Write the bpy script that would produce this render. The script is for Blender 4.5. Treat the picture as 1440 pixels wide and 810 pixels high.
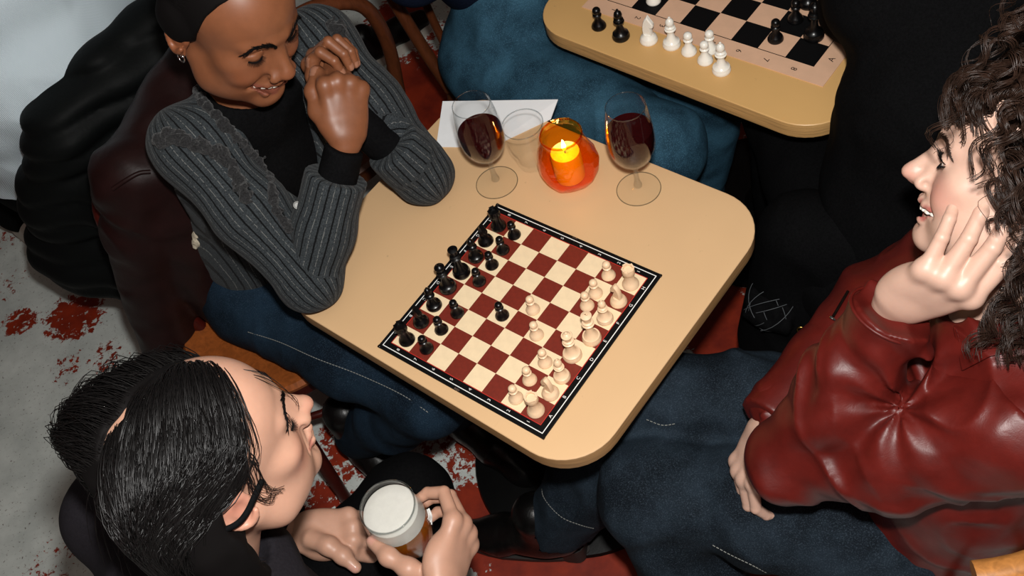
import bpy, bmesh, math, random
import numpy as np
from mathutils import Vector, Matrix

scene = bpy.context.scene
for o in list(bpy.data.objects):
    bpy.data.objects.remove(o, do_unlink=True)

# ---------------------------------------------------------------- camera
CAM_R = np.array([[0.94186, -0.26668, -0.20441],
                  [-0.33601, -0.74753, -0.57297],
                  [0.0, 0.60834, -0.79368]])          # rows: right, down, forward
CAM_C = np.array([0.00287, -0.95685, 2.05277])
FPX = 1440.0
cam_data = bpy.data.cameras.new('camera')
cam_data.sensor_width = 36.0
cam_data.lens = 36.0
cam_data.clip_start = 0.02
cam_data.clip_end = 60
cam = bpy.data.objects.new('camera', cam_data)
scene.collection.objects.link(cam)
m = Matrix.Identity(4)
for i in range(3):
    m[i][0] = CAM_R[0][i]; m[i][1] = -CAM_R[1][i]; m[i][2] = -CAM_R[2][i]; m[i][3] = CAM_C[i]
cam.matrix_world = m
scene.camera = cam

# ---------------------------------------------------------------- world, flash, exposure
world = bpy.data.worlds.new('world'); scene.world = world
world.use_nodes = True
bg = world.node_tree.nodes['Background']
bg.inputs['Color'].default_value = (0, 0, 0, 1)   # closed room: no light from outside
bg.inputs['Strength'].default_value = 0.0

flash_data = bpy.data.lights.new('camera_flash_offscreen', 'POINT')   # the flash on the photographer's camera
flash_data.energy = 118.0
flash_data.color = (1.0, 0.985, 0.955)
flash_data.shadow_soft_size = 0.028
flash = bpy.data.objects.new('camera_flash_offscreen', flash_data)
scene.collection.objects.link(flash)
flash.location = CAM_C + 0.125 * (-CAM_R[1]) + 0.01 * CAM_R[0]

scene.view_settings.view_transform = 'Standard'
scene.view_settings.look = 'None'
scene.view_settings.exposure = 0.0
scene.view_settings.gamma = 1.0
scene.view_settings.use_curve_mapping = False
if hasattr(scene, 'cycles'):
    scene.cycles.transparent_max_bounces = 32   # nested glass walls


def at(px, py, z):
    """point at height z on the sight line of a photograph pixel"""
    v = CAM_R.T @ np.array([(px - 720) / FPX, (py - 405) / FPX, 1.0])
    return CAM_C + v * (z - CAM_C[2]) / v[2]


# ---------------------------------------------------------------- materials
def lin(c):
    c = c / 255.0
    return c / 12.92 if c <= 0.04045 else ((c + 0.055) / 1.055) ** 2.4


def rgb(r, g, b):
    return (lin(r), lin(g), lin(b), 1.0)


class NT:
    """small node-graph helper"""
    def __init__(self, name):
        self.m = bpy.data.materials.new(name)
        self.m.use_nodes = True
        self.t = self.m.node_tree
        self.t.nodes.clear()
        self.out = self.n('ShaderNodeOutputMaterial')

    def n(self, typ, ins=None, **props):
        nd = self.t.nodes.new(typ)
        for k, v in props.items():
            setattr(nd, k, v)
        if ins:
            for k, v in ins.items():
                self.set(nd.inputs[k], v)
        return nd

    def set(self, sock, v):
        if isinstance(v, bpy.types.NodeSocket):
            self.t.links.new(v, sock)
        else:
            sock.default_value = v

    def coord(self, kind='Object', scale=(1, 1, 1), rot=(0, 0, 0), loc=(0, 0, 0)):
        c = self.n('ShaderNodeTexCoord')
        mp = self.n('ShaderNodeMapping', {'Vector': c.outputs[kind], 'Scale': scale, 'Rotation': rot, 'Location': loc})
        return mp.outputs[0]

    def noise(self, vec, scale, detail=3, rough=0.5, dist=0.0):
        return self.n('ShaderNodeTexNoise', {'Vector': vec, 'Scale': scale, 'Detail': detail, 'Roughness': rough, 'Distortion': dist}).outputs['Fac']

    def ramp(self, fac, stops):
        r = self.n('ShaderNodeValToRGB', {'Fac': fac})
        e = r.color_ramp.elements
        while len(e) < len(stops):
            e.new(0.5)
        for i, (p, c) in enumerate(stops):
            e[i].position = p
            e[i].color = c if len(c) == 4 else (*c, 1)
        return r.outputs['Color']

    def mix(self, fac, a, b, blend='MIX'):
        x = self.n('ShaderNodeMix', data_type='RGBA', blend_type=blend)
        self.set(x.inputs[0], fac); self.set(x.inputs[6], a); self.set(x.inputs[7], b)
        return x.outputs[2]

    def math(self, op, a, b=0.0, c=None, clamp=False):
        x = self.n('ShaderNodeMath', operation=op, use_clamp=clamp)
        self.set(x.inputs[0], a); self.set(x.inputs[1], b)
        if c is not None:
            self.set(x.inputs[2], c)
        return x.outputs[0]

    def attr(self, name):
        return self.n('ShaderNodeAttribute', attribute_name=name)

    def bump(self, h, strength=0.3, dist=0.002, normal=None):
        ins = {'Height': h, 'Strength': strength, 'Distance': dist}
        if normal is not None:
            ins['Normal'] = normal
        return self.n('ShaderNodeBump', ins).outputs[0]

    def bsdf(self, **ins):
        b = self.n('ShaderNodeBsdfPrincipled')
        for k, v in ins.items():
            self.set(b.inputs[k.replace('_', ' ')], v)
        self.t.links.new(b.outputs[0], self.out.inputs[0])
        return b


MATS = {}


def M(name):
    return MATS[name]


def plain(name, col, rough=0.5, metal=0.0, spec=0.5, noise=0.0, nscale=40, bump=0.0, bscale=200, bdist=0.001, coat=0.0, **kw):
    t = NT(name)
    v = t.coord('Object')
    c = col
    if noise > 0:
        f = t.noise(v, nscale, 4, 0.6)
        dark = tuple(x * (1 - noise) for x in col[:3]) + (1,)
        lite = tuple(min(1, x * (1 + noise)) for x in col[:3]) + (1,)
        c = t.ramp(f, [(0.3, dark), (0.7, lite)])
    ins = dict(Base_Color=c, Roughness=rough, Metallic=metal, Specular_IOR_Level=spec, Coat_Weight=coat)
    if bump > 0:
        ins['Normal'] = t.bump(t.noise(v, bscale, 3, 0.6), bump, bdist)
    ins.update(kw)
    t.bsdf(**ins)
    MATS[name] = t.m
    return t.m


# ---------------------------------------------------------------- scene-object helpers
COL = scene.collection


def tag(o, label=None, cat=None, group=None, kind=None):
    if label: o['label'] = label
    if cat: o['category'] = cat
    if group: o['group'] = group
    if kind: o['kind'] = kind
    return o


def empty(name, loc=(0, 0, 0), rz=0.0, parent=None):
    o = bpy.data.objects.new(name, None)
    o.empty_display_size = 0.05
    o.location = loc
    o.rotation_euler = (0, 0, rz)
    COL.objects.link(o)
    if parent:
        o.parent = parent
    return o


def link(name, me, mat=None, parent=None, loc=None, rot=None, smooth=False):
    o = bpy.data.objects.new(name, me)
    if mat is not None and not me.materials:
        me.materials.append(mat)
    if smooth:
        me.polygons.foreach_set('use_smooth', [True] * len(me.polygons))
    COL.objects.link(o)
    if parent: o.parent = parent
    if loc is not None: o.location = loc
    if rot is not None: o.rotation_euler = rot
    return o


def mesh(name, verts, faces):
    me = bpy.data.meshes.new(name)
    me.from_pydata([tuple(map(float, v)) for v in verts], [], [tuple(map(int, f)) for f in faces])
    me.update()
    return me


def bm_mesh(name, bm):
    me = bpy.data.meshes.new(name)
    bmesh.ops.recalc_face_normals(bm, faces=bm.faces)
    bm.to_mesh(me); bm.free()
    return me


def autosmooth(me, ang=40):
    me.polygons.foreach_set('use_smooth', [True] * len(me.polygons))
    me.set_sharp_from_angle(angle=math.radians(ang))


def box_mesh(name, sx, sy, sz, bevel=0.0, seg=2, center=(0, 0, 0)):
    bm = bmesh.new()
    bmesh.ops.create_cube(bm, size=1.0)
    bmesh.ops.scale(bm, vec=(sx, sy, sz), verts=bm.verts)
    bmesh.ops.translate(bm, vec=center, verts=bm.verts)
    if bevel > 0:
        bmesh.ops.bevel(bm, geom=bm.edges[:], offset=bevel, segments=seg, profile=0.5, affect='EDGES')
    me = bm_mesh(name, bm)
    if bevel > 0: autosmooth(me)
    return me


def lathe_mesh(name, prof, n=32, smooth_ang=35, cap=True):
    """prof: list of (radius, z); a radius of 0 closes the end"""
    verts, faces = [], []
    rings = []
    for r, z in prof:
        if r <= 1e-6:
            rings.append([len(verts)]); verts.append((0, 0, z))
        else:
            s = len(verts)
            for i in range(n):
                a = 2 * math.pi * i / n
                verts.append((r * math.cos(a), r * math.sin(a), z))
            rings.append(list(range(s, s + n)))
    for a, b in zip(rings[:-1], rings[1:]):
        if len(a) == 1 and len(b) == 1: continue
        for i in range(n):
            j = (i + 1) % n
            if len(a) == 1: faces.append((a[0], b[j], b[i]))
            elif len(b) == 1: faces.append((a[i], a[j], b[0]))
            else: faces.append((a[i], a[j], b[j], b[i]))
    me = mesh(name, verts, faces)
    bm = bmesh.new(); bm.from_mesh(me)
    bmesh.ops.recalc_face_normals(bm, faces=bm.faces)
    bm.to_mesh(me); bm.free()
    autosmooth(me, smooth_ang)
    return me


def spline(pts, n=8, closed=False):
    """Catmull-Rom through pts -> dense list"""
    P = [np.array(p, float) for p in pts]
    out = []
    N = len(P)
    rng = range(N) if closed else range(N - 1)
    for i in rng:
        if closed:
            p0, p1, p2, p3 = P[(i - 1) % N], P[i], P[(i + 1) % N], P[(i + 2) % N]
        else:
            p1, p2 = P[i], P[i + 1]
            p0 = P[i - 1] if i > 0 else 2 * p1 - p2
            p3 = P[i + 2] if i + 2 < N else 2 * p2 - p1
        for k in range(n):
            t = k / n
            out.append(0.5 * ((2 * p1) + (-p0 + p2) * t + (2 * p0 - 5 * p1 + 4 * p2 - p3) * t * t + (-p0 + 3 * p1 - 3 * p2 + p3) * t ** 3))
    if not closed: out.append(P[-1])
    return np.array(out)


def tube_data(pts, rad, sides=10, closed=False, flat=1.0, up=None):
    pts = np.asarray(pts, float)
    N = len(pts)
    rad = np.full(N, rad) if np.isscalar(rad) else np.asarray(rad, float)
    T = np.zeros_like(pts)
    for i in range(N):
        a = pts[(i - 1) % N] if (closed or i > 0) else pts[i]
        b = pts[(i + 1) % N] if (closed or i < N - 1) else pts[i]
        T[i] = b - a
    T /= np.maximum(np.linalg.norm(T, axis=1, keepdims=True), 1e-9)
    u = np.array(up, float) if up is not None else (np.array([0, 0, 1.0]) if abs(T[0][2]) < 0.9 else np.array([1.0, 0, 0]))
    verts, faces = [], []
    for i in range(N):
        if up is not None: u = np.array(up, float)
        u = u - T[i] * (u @ T[i]); u /= max(np.linalg.norm(u), 1e-9)
        w = np.cross(T[i], u)
        for k in range(sides):
            a = 2 * math.pi * k / sides
            verts.append(pts[i] + rad[i] * (math.cos(a) * w + flat * math.sin(a) * u))
    for i in range(N if closed else N - 1):
        j = (i + 1) % N
        for k in range(sides):
            l = (k + 1) % sides
            faces.append((i * sides + k, i * sides + l, j * sides + l, j * sides + k))
    if not closed:
        faces.append(tuple(range(sides))[::-1])
        faces.append(tuple((N - 1) * sides + k for k in range(sides)))
    return verts, faces


def tube_mesh(name, pts, rad, sides=10, closed=False, flat=1.0, up=None):
    v, f = tube_data(pts, rad, sides, closed, flat, up)
    me = mesh(name, v, f)
    bm = bmesh.new(); bm.from_mesh(me)
    bmesh.ops.recalc_face_normals(bm, faces=bm.faces)
    bm.to_mesh(me); bm.free()
    autosmooth(me, 50)
    return me


def join_data(parts):
    V, Fc = [], []
    for v, f in parts:
        o = len(V)
        V.extend(v)
        Fc.extend(tuple(i + o for i in q) for q in f)
    return V, Fc


def rrect(w, d, r, n=8):
    """rounded rectangle outline, counter-clockwise, centred"""
    pts = []
    for cx, cy, a0 in ((w / 2 - r, d / 2 - r, 0), (-w / 2 + r, d / 2 - r, 90), (-w / 2 + r, -d / 2 + r, 180), (w / 2 - r, -d / 2 + r, 270)):
        for i in range(n + 1):
            a = math.radians(a0 + 90 * i / n)
            pts.append((cx + r * math.cos(a), cy + r * math.sin(a)))
    return pts


def loft_outline(name, outline, levels, smooth_ang=40, cap=(True, True)):
    """levels: list of (inset, z) applied to the rounded outline (scaled towards the centre by the inset)"""
    pts = np.array(outline)
    N = len(pts)
    nrm = np.zeros_like(pts)
    for i in range(N):
        e = pts[(i + 1) % N] - pts[(i - 1) % N]
        nrm[i] = np.array([e[1], -e[0]]) / max(np.linalg.norm(e), 1e-9)
    verts, faces = [], []
    for ins, z in levels:
        for p, q in zip(pts, nrm):
            verts.append((*(p - q * ins), z))
    for L in range(len(levels) - 1):
        for i in range(N):
            j = (i + 1) % N
            faces.append((L * N + i, L * N + j, (L + 1) * N + j, (L + 1) * N + i))
    if cap[0]: faces.append(tuple(range(N))[::-1])
    if cap[1]: faces.append(tuple((len(levels) - 1) * N + i for i in range(N)))
    me = mesh(name, verts, faces)
    autosmooth(me, smooth_ang)
    return me


def text_mesh(name, s, size, depth=0.0):
    cu = bpy.data.curves.new(name, 'FONT')
    cu.body = s; cu.size = size; cu.align_x = 'CENTER'; cu.align_y = 'CENTER'; cu.extrude = depth
    cu.resolution_u = 2
    o = bpy.data.objects.new(name, cu)
    COL.objects.link(o)
    dg = bpy.context.evaluated_depsgraph_get()
    me = bpy.data.meshes.new_from_object(o.evaluated_get(dg))
    bpy.data.objects.remove(o, do_unlink=True)
    return me
# ---------------------------------------------------------------- signed-distance sculpting
def _hash3(ix, iy, iz, seed):
    n = (ix * 374761393 + iy * 668265263 + iz * 1274126177 + seed * 974711) & 0xffffffff
    n = ((n ^ (n >> 13)) * 1274126177) & 0xffffffff
    n = n ^ (n >> 16)
    return (n & 0xffff) / 65535.0


def vnoise(P, seed=0):
    """value noise in 0..1 on an (N,3) array"""
    I = np.floor(P).astype(np.int64)
    f = P - I
    f = f * f * (3 - 2 * f)
    x, y, z = I[:, 0], I[:, 1], I[:, 2]
    r = 0
    for dx in (0, 1):
        wx = f[:, 0] if dx else 1 - f[:, 0]
        for dy in (0, 1):
            wy = f[:, 1] if dy else 1 - f[:, 1]
            for dz in (0, 1):
                wz = f[:, 2] if dz else 1 - f[:, 2]
                r = r + wx * wy * wz * _hash3(x + dx, y + dy, z + dz, seed)
    return r


def frame_of(axis, ref=(0, 0, 1)):
    a = np.array(axis, float); a /= np.linalg.norm(a)
    r = np.array(ref, float); r = r - a * (r @ a)
    if np.linalg.norm(r) < 1e-4:
        r = np.array([1.0, 0, 0]); r = r - a * (r @ a)
    r /= np.linalg.norm(r)
    return a, r, np.cross(a, r)


def ridged(P, axis, f_along, f_across, seed=0, ref=(0, 0, 1), warp=0.5):
    """fold noise 0..1: crests run across the axis when f_along > f_across"""
    a, r, w = frame_of(axis, ref)
    Q = np.stack([P @ a * f_along, P @ r * f_across, P @ w * f_across], 1)
    Q = Q + warp * (vnoise(P * 9.0, seed + 5)[:, None] - 0.5) * 2
    n = vnoise(Q, seed)
    return 1 - np.abs(2 * n - 1)


class Vol:
    def __init__(self, lo, hi, h):
        self.lo = np.array(lo, float); self.h = h
        self.n = np.maximum(4, np.ceil((np.array(hi) - self.lo) / h).astype(int) + 1)
        self.F = np.full(self.n, 1.0, np.float32)
        self.ax = [self.lo[i] + h * np.arange(self.n[i]) for i in range(3)]

    def sub(self, lo, hi):
        s = []
        for i in range(3):
            a = int(max(0, math.floor((lo[i] - self.lo[i]) / self.h)))
            b = int(min(self.n[i], math.ceil((hi[i] - self.lo[i]) / self.h) + 1))
            if b <= a: return None
            s.append(slice(a, b))
        return tuple(s)

    def grid(self, s):
        return (self.ax[0][s[0]][:, None, None].astype(np.float32), self.ax[1][s[1]][None, :, None].astype(np.float32), self.ax[2][s[2]][None, None, :].astype(np.float32))

    def comb(self, s, d, k, op):
        a = self.F[s]
        if op == 'u':
            if k > 0:
                h = np.maximum(k - np.abs(a - d), 0) / k
                self.F[s] = np.minimum(a, d) - h * h * k * 0.25
            else:
                self.F[s] = np.minimum(a, d)
        elif op == 's':
            d = -d
            if k > 0:
                h = np.maximum(k - np.abs(a - d), 0) / k
                self.F[s] = np.maximum(a, d) + h * h * k * 0.25
            else:
                self.F[s] = np.maximum(a, d)
        elif op == 'i':
            self.F[s] = np.maximum(a, d)

    def cone(self, a, b, ra, rb=None, k=0.01, op='u', squash=None):
        """round cone; squash = (axis, factor) flattens the section along that axis"""
        rb = ra if rb is None else rb
        a = np.array(a, float); b = np.array(b, float)
        m = max(ra, rb) + k + 2 * self.h
        s = self.sub(np.minimum(a, b) - m, np.maximum(a, b) + m)
        if s is None: return self
        X, Y, Z = self.grid(s)
        ab = b - a; L2 = max(ab @ ab, 1e-12)
        t = np.clip(((X - a[0]) * ab[0] + (Y - a[1]) * ab[1] + (Z - a[2]) * ab[2]) / L2, 0, 1)
        dx, dy, dz = X - a[0] - t * ab[0], Y - a[1] - t * ab[1], Z - a[2] - t * ab[2]
        if squash is None:
            d = np.sqrt(dx * dx + dy * dy + dz * dz) - (ra + (rb - ra) * t)
        else:
            q = np.array(squash[0], float); q /= np.linalg.norm(q)
            u = dx * q[0] + dy * q[1] + dz * q[2]
            f2 = 1 / squash[1] ** 2 - 1
            d = (np.sqrt(np.maximum(dx * dx + dy * dy + dz * dz + f2 * u * u, 1e-12)) - (ra + (rb - ra) * t)) * squash[1] ** 0.5
        self.comb(s, d, k, op)
        return self

    def chain(self, pts, rads, k=0.01, op='u', squash=None):
        for i in range(len(pts) - 1):
            self.cone(pts[i], pts[i + 1], rads[i], rads[i + 1], k, op, squash)
        return self

    def ell(self, c, r, rot=None, k=0.01, op='u'):
        c = np.array(c, float); r = np.array(r, float)
        m = r.max() + k + 2 * self.h
        s = self.sub(c - m, c + m)
        if s is None: return self
        X, Y, Z = self.grid(s)
        x, y, z = X - c[0], Y - c[1], Z - c[2]
        if rot is not None:
            R_ = np.array(rot)   # columns: local axes in world
            x, y, z = (x * R_[0, 0] + y * R_[1, 0] + z * R_[2, 0], x * R_[0, 1] + y * R_[1, 1] + z * R_[2, 1], x * R_[0, 2] + y * R_[1, 2] + z * R_[2, 2])
        k0 = np.sqrt((x / r[0]) ** 2 + (y / r[1]) ** 2 + (z / r[2]) ** 2)
        k1 = np.sqrt((x / r[0] ** 2) ** 2 + (y / r[1] ** 2) ** 2 + (z / r[2] ** 2) ** 2)
        d = np.where(k1 > 1e-9, k0 * (k0 - 1) / np.maximum(k1, 1e-9), -r.min())
        self.comb(s, d.astype(np.float32), k, op)
        return self

    def plane(self, p, nrm, k=0.0):
        """cut away everything on the side the normal points to"""
        p = np.array(p, float); nrm = np.array(nrm, float); nrm /= np.linalg.norm(nrm)
        s = tuple(slice(0, n) for n in self.n)
        X, Y, Z = self.grid(s)
        d = (X - p[0]) * nrm[0] + (Y - p[1]) * nrm[1] + (Z - p[2]) * nrm[2]
        if k > 0:
            a = self.F
            h = np.maximum(k - np.abs(a - d), 0) / k
            self.F = (np.maximum(a, d) + h * h * k * 0.25).astype(np.float32)
        else:
            self.F = np.maximum(self.F, d).astype(np.float32)
        return self

    def custom(self, fn):
        """cut away where fn(X, Y, Z) is negative"""
        s = tuple(slice(0, n) for n in self.n)
        self.F = np.maximum(self.F, -fn(*self.grid(s))).astype(np.float32)
        return self

    def disp(self, fn, band=None):
        """push the surface outwards by fn(points) metres"""
        band = band or 0.02
        idx = np.nonzero(np.abs(self.F) < band)
        P = np.stack([self.ax[i][idx[i]] for i in range(3)], 1)
        self.F[idx] -= fn(P).astype(np.float32)
        return self

    def surf(self):
        """naive surface nets -> verts, quads"""
        F = self.F
        S = F < 0
        nx, ny, nz = F.shape
        c = np.zeros((nx - 1, ny - 1, nz - 1), np.int8)
        for dx in (0, 1):
            for dy in (0, 1):
                for dz in (0, 1):
                    c += S[dx:nx - 1 + dx, dy:ny - 1 + dy, dz:nz - 1 + dz]
        act = (c > 0) & (c < 8)
        I = np.nonzero(act)
        N = len(I[0])
        vid = np.full(act.shape, -1, np.int64); vid[I] = np.arange(N)
        acc = np.zeros((N, 3)); cnt = np.zeros(N)
        corners = [(x, y, z) for x in (0, 1) for y in (0, 1) for z in (0, 1)]
        val = {q: F[I[0] + q[0], I[1] + q[1], I[2] + q[2]].astype(float) for q in corners}
        for q in corners:
            for axn in range(3):
                if q[axn] == 0:
                    p = list(q); p[axn] = 1; p = tuple(p)
                    a, b = val[q], val[p]
                    mk = (a < 0) != (b < 0)
                    t = np.where(mk, a / np.where(mk, a - b, 1), 0)
                    e = np.zeros((N, 3)); e[:] = q; e[:, axn] += t
                    acc[mk] += e[mk]; cnt[mk] += 1
        V = self.lo + self.h * (np.stack(I, 1) + acc / np.maximum(cnt, 1)[:, None])
        quads = []
        for axn in range(3):
            o1, o2 = [(1, 2), (2, 0), (0, 1)][axn]
            A = np.take(S, range(0, S.shape[axn] - 1), axis=axn)
            B = np.take(S, range(1, S.shape[axn]), axis=axn)
            cr = np.nonzero(A != B)
            cr = np.stack(cr, 1)
            ok = (cr[:, o1] > 0) & (cr[:, o2] > 0) & (cr[:, o1] < F.shape[o1] - 1) & (cr[:, o2] < F.shape[o2] - 1)
            cr = cr[ok]
            if not len(cr): continue
            inside = A[cr[:, 0], cr[:, 1], cr[:, 2]]
            def cell(d1, d2):
                q = cr.copy(); q[:, o1] -= d1; q[:, o2] -= d2
                return vid[q[:, 0], q[:, 1], q[:, 2]]
            Q = np.stack([cell(1, 1), cell(0, 1), cell(0, 0), cell(1, 0)], 1)
            Q[~inside] = Q[~inside][:, ::-1]
            quads.append(Q)
        Q = np.concatenate(quads) if quads else np.zeros((0, 4), int)
        Q = Q[(Q >= 0).all(1)]
        return V, Q


def relax(V, Q, it=1, lam=0.5):
    e = np.concatenate([Q[:, [0, 1]], Q[:, [1, 2]], Q[:, [2, 3]], Q[:, [3, 0]]])
    for _ in range(it):
        acc = np.zeros_like(V); cnt = np.zeros(len(V))
        for i, j in ((0, 1), (1, 0)):
            for ax in range(3):
                acc[:, ax] += np.bincount(e[:, i], V[e[:, j], ax], len(V))
            cnt += np.bincount(e[:, i], minlength=len(V))
        V = V + lam * (acc / np.maximum(cnt, 1)[:, None] - V)
    return V


def fast_mesh(name, V, Q):
    me = bpy.data.meshes.new(name)
    me.vertices.add(len(V)); me.vertices.foreach_set('co', np.asarray(V, np.float32).ravel())
    me.loops.add(Q.size); me.loops.foreach_set('vertex_index', np.asarray(Q, np.int32).ravel())
    me.polygons.add(len(Q))
    me.polygons.foreach_set('loop_start', np.arange(0, Q.size, Q.shape[1], dtype=np.int32))
    me.polygons.foreach_set('loop_total', np.full(len(Q), Q.shape[1], np.int32))
    me.polygons.foreach_set('use_smooth', np.ones(len(Q), bool))
    me.update(calc_edges=True)
    return me


def vattr(me, name, val):
    val = np.asarray(val, np.float32)
    if val.ndim == 1:
        a = me.attributes.new(name, 'FLOAT', 'POINT'); a.data.foreach_set('value', val)
    else:
        a = me.attributes.new(name, 'FLOAT_COLOR', 'POINT')
        if val.shape[1] == 3: val = np.concatenate([val, np.ones((len(val), 1), np.float32)], 1)
        a.data.foreach_set('color', val.ravel())


def strands_mesh(name, lines, r0, r1, sides=3):
    """many thin tapered hairs: lines is (S, K, 3)"""
    L = np.asarray(lines, float)
    S, K, _ = L.shape
    T = np.gradient(L, axis=1); T /= np.maximum(np.linalg.norm(T, axis=2, keepdims=True), 1e-9)
    ref = np.array([0.31, 0.52, 0.79])
    U = np.cross(T, ref); U /= np.maximum(np.linalg.norm(U, axis=2, keepdims=True), 1e-9)
    W = np.cross(T, U)
    r0 = np.broadcast_to(r0, (S,)); r1 = np.broadcast_to(r1, (S,))
    t = np.linspace(0, 1, K)
    rad = r0[:, None] * (1 - t) + r1[:, None] * t
    ring = []
    for k in range(sides):
        a = 2 * math.pi * k / sides
        ring.append(L + rad[..., None] * (math.cos(a) * U + math.sin(a) * W))
    V = np.stack(ring, 2).reshape(-1, 3)
    base = (np.arange(S)[:, None, None] * K + np.arange(K - 1)[None, :, None]) * sides
    k = np.arange(sides)[None, None, :]
    k2 = (k + 1) % sides
    Q = np.stack([base + k, base + k2, base + sides + k2, base + sides + k], -1).reshape(-1, 4)
    return fast_mesh(name, V, Q)
# ---------------------------------------------------------------- floor
def make_floor():
    t = NT('worn_painted_concrete')
    v = t.coord('Object')
    blobs = [(640, 640, .16, .50), (730, 600, .22, .62), (850, 800, .30, .92), (960, 800, .35, .95), (670, 740, .12, .86),
             (600, 120, .22, .66), (570, 60, .22, .50), (640, 170, .25, .84), (560, 30, .14, .72), (105, 445, .11, .60), (28, 452, .07, .56),
             (345, 540, .12, .68), (150, 500, .08, .50), (95, 515, .07, .50), (455, 705, .09, .56), (500, 620, .14, .58), (1000, 215, .18, .66),
             (1020, 455, .14, .74), (70, 800, .12, .46), (0, 330, .15, .46), (10, 400, .10, .45)]
    cov = None
    for px, py, r, a in blobs:
        p = at(px, py, 0)
        d = t.n('ShaderNodeVectorMath', {0: v, 1: (p[0], p[1], 0)}, operation='DISTANCE').outputs['Value']
        f = t.n('ShaderNodeMapRange', {'Value': d, 'From Min': r * .35, 'From Max': r * 1.25, 'To Min': a, 'To Max': 0.33}, interpolation_type='SMOOTHSTEP').outputs[0]
        cov = f if cov is None else t.math('MAXIMUM', cov, f)
    n1 = t.noise(v, 40, 7, 0.70, 0.3)
    n2 = t.noise(v, 95, 4, 0.65, 0.2)
    n3 = t.noise(v, 5, 3, 0.5)
    s = t.math('ADD', t.math('MULTIPLY', n1, 0.72), t.math('ADD', t.math('MULTIPLY', n2, 0.28), t.math('MULTIPLY', t.math('SUBTRACT', n3, 0.5), 0.12)))
    red = t.math('MULTIPLY', t.math('SUBTRACT', cov, s), 38.0, clamp=True)
    grey = t.ramp(t.noise(v, 9, 5, 0.6), [(0.3, rgb(172, 178, 174)), (0.7, rgb(206, 211, 206))])
    grey = t.mix(t.math('MULTIPLY', t.math('SUBTRACT', t.noise(v, 130, 3, .7), 0.615), 12, clamp=True), grey, rgb(70, 45, 38))
    redc = t.ramp(t.noise(v, 13, 5, 0.65), [(0.3, rgb(105, 28, 16)), (0.7, rgb(150, 48, 22))])
    col = t.mix(red, grey, redc)
    h = t.math('ADD', t.math('MULTIPLY', red, -0.6), t.math('MULTIPLY', n2, 0.3))
    t.bsdf(Base_Color=col, Roughness=t.mix(red, (.62, .62, .62, 1), (.45, .45, .45, 1)), Normal=t.bump(h, 0.35, 0.0015))
    me = mesh('floor', [(-3.2, -2.2, 0), (3.2, -2.2, 0), (3.2, 4.2, 0), (-3.2, 4.2, 0), (-3.2, -2.2, -.1), (3.2, -2.2, -.1), (3.2, 4.2, -.1), (-3.2, 4.2, -.1)],
              [(0, 1, 2, 3), (7, 6, 5, 4), (0, 4, 5, 1), (1, 5, 6, 2), (2, 6, 7, 3), (3, 7, 4, 0)])
    tag(link('floor', me, t.m), kind='structure', label='grey painted concrete floor worn through to red')


make_floor()


def make_shell():
    plain('wall_paint', rgb(92, 40, 34), 0.8, noise=.1, nscale=3)
    plain('ceiling_paint', rgb(150, 146, 140), 0.9)
    x0, x1, y0, y1, h, t = -3.2, 3.2, -2.2, 4.2, 2.9, .1
    for nm, sx, sy, c in (('wall_left', t, y1 - y0 + 2 * t, (x0 - t / 2, (y0 + y1) / 2, h / 2)), ('wall_right', t, y1 - y0 + 2 * t, (x1 + t / 2, (y0 + y1) / 2, h / 2)),
                          ('wall_front', x1 - x0, t, ((x0 + x1) / 2, y0 - t / 2, h / 2)), ('wall_back', x1 - x0, t, ((x0 + x1) / 2, y1 + t / 2, h / 2))):
        tag(link(nm, box_mesh(nm, sx, sy, h), M('wall_paint'), None, c), kind='structure', label='dark red painted wall of the bar')
    tag(link('ceiling', box_mesh('ceiling', x1 - x0 + 2 * t, y1 - y0 + 2 * t, t), M('ceiling_paint'), None, ((x0 + x1) / 2, (y0 + y1) / 2, h + t / 2)), kind='structure', label='plain grey ceiling of the bar')


make_shell()

# ---------------------------------------------------------------- shared materials
def table_mat(name, base, edge=False):
    t = NT(name)
    v = t.coord('Object')
    if edge:
        w = t.noise(t.coord('Object', (9, 9, 260)), 1.0, 4, 0.6, 0.6)
        c = t.ramp(w, [(0.3, tuple(x * .62 for x in base[:3])), (0.62, base[:3])])
        t.bsdf(Base_Color=c, Roughness=0.6, Normal=t.bump(w, 0.4, 0.001))
    else:
        n = t.noise(v, 2.6, 4, 0.55)
        c = t.ramp(n, [(0.3, tuple(x * .90 for x in base[:3])), (0.7, base[:3])])
        sp = t.math('MULTIPLY', t.math('SUBTRACT', t.noise(v, 70, 2, .5), 0.74), 14, clamp=True)
        c = t.mix(t.math('MULTIPLY', sp, 0.5), c, tuple(x * .45 for x in base[:3]) + (1,))
        sc = t.noise(t.coord('Object', (6, 60, 1), (0, 0, 0.7)), 2.0, 5, 0.7, 1.2)
        c = t.mix(t.math('MULTIPLY', t.math('SUBTRACT', sc, 0.62), 2.2, clamp=True), c, tuple(x * .78 for x in base[:3]) + (1,))
        t.bsdf(Base_Color=c, Roughness=0.42, Specular_IOR_Level=0.4, Normal=t.bump(t.noise(v, 300, 2, .5), 0.05, 0.0005))
    MATS[name] = t.m


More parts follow.
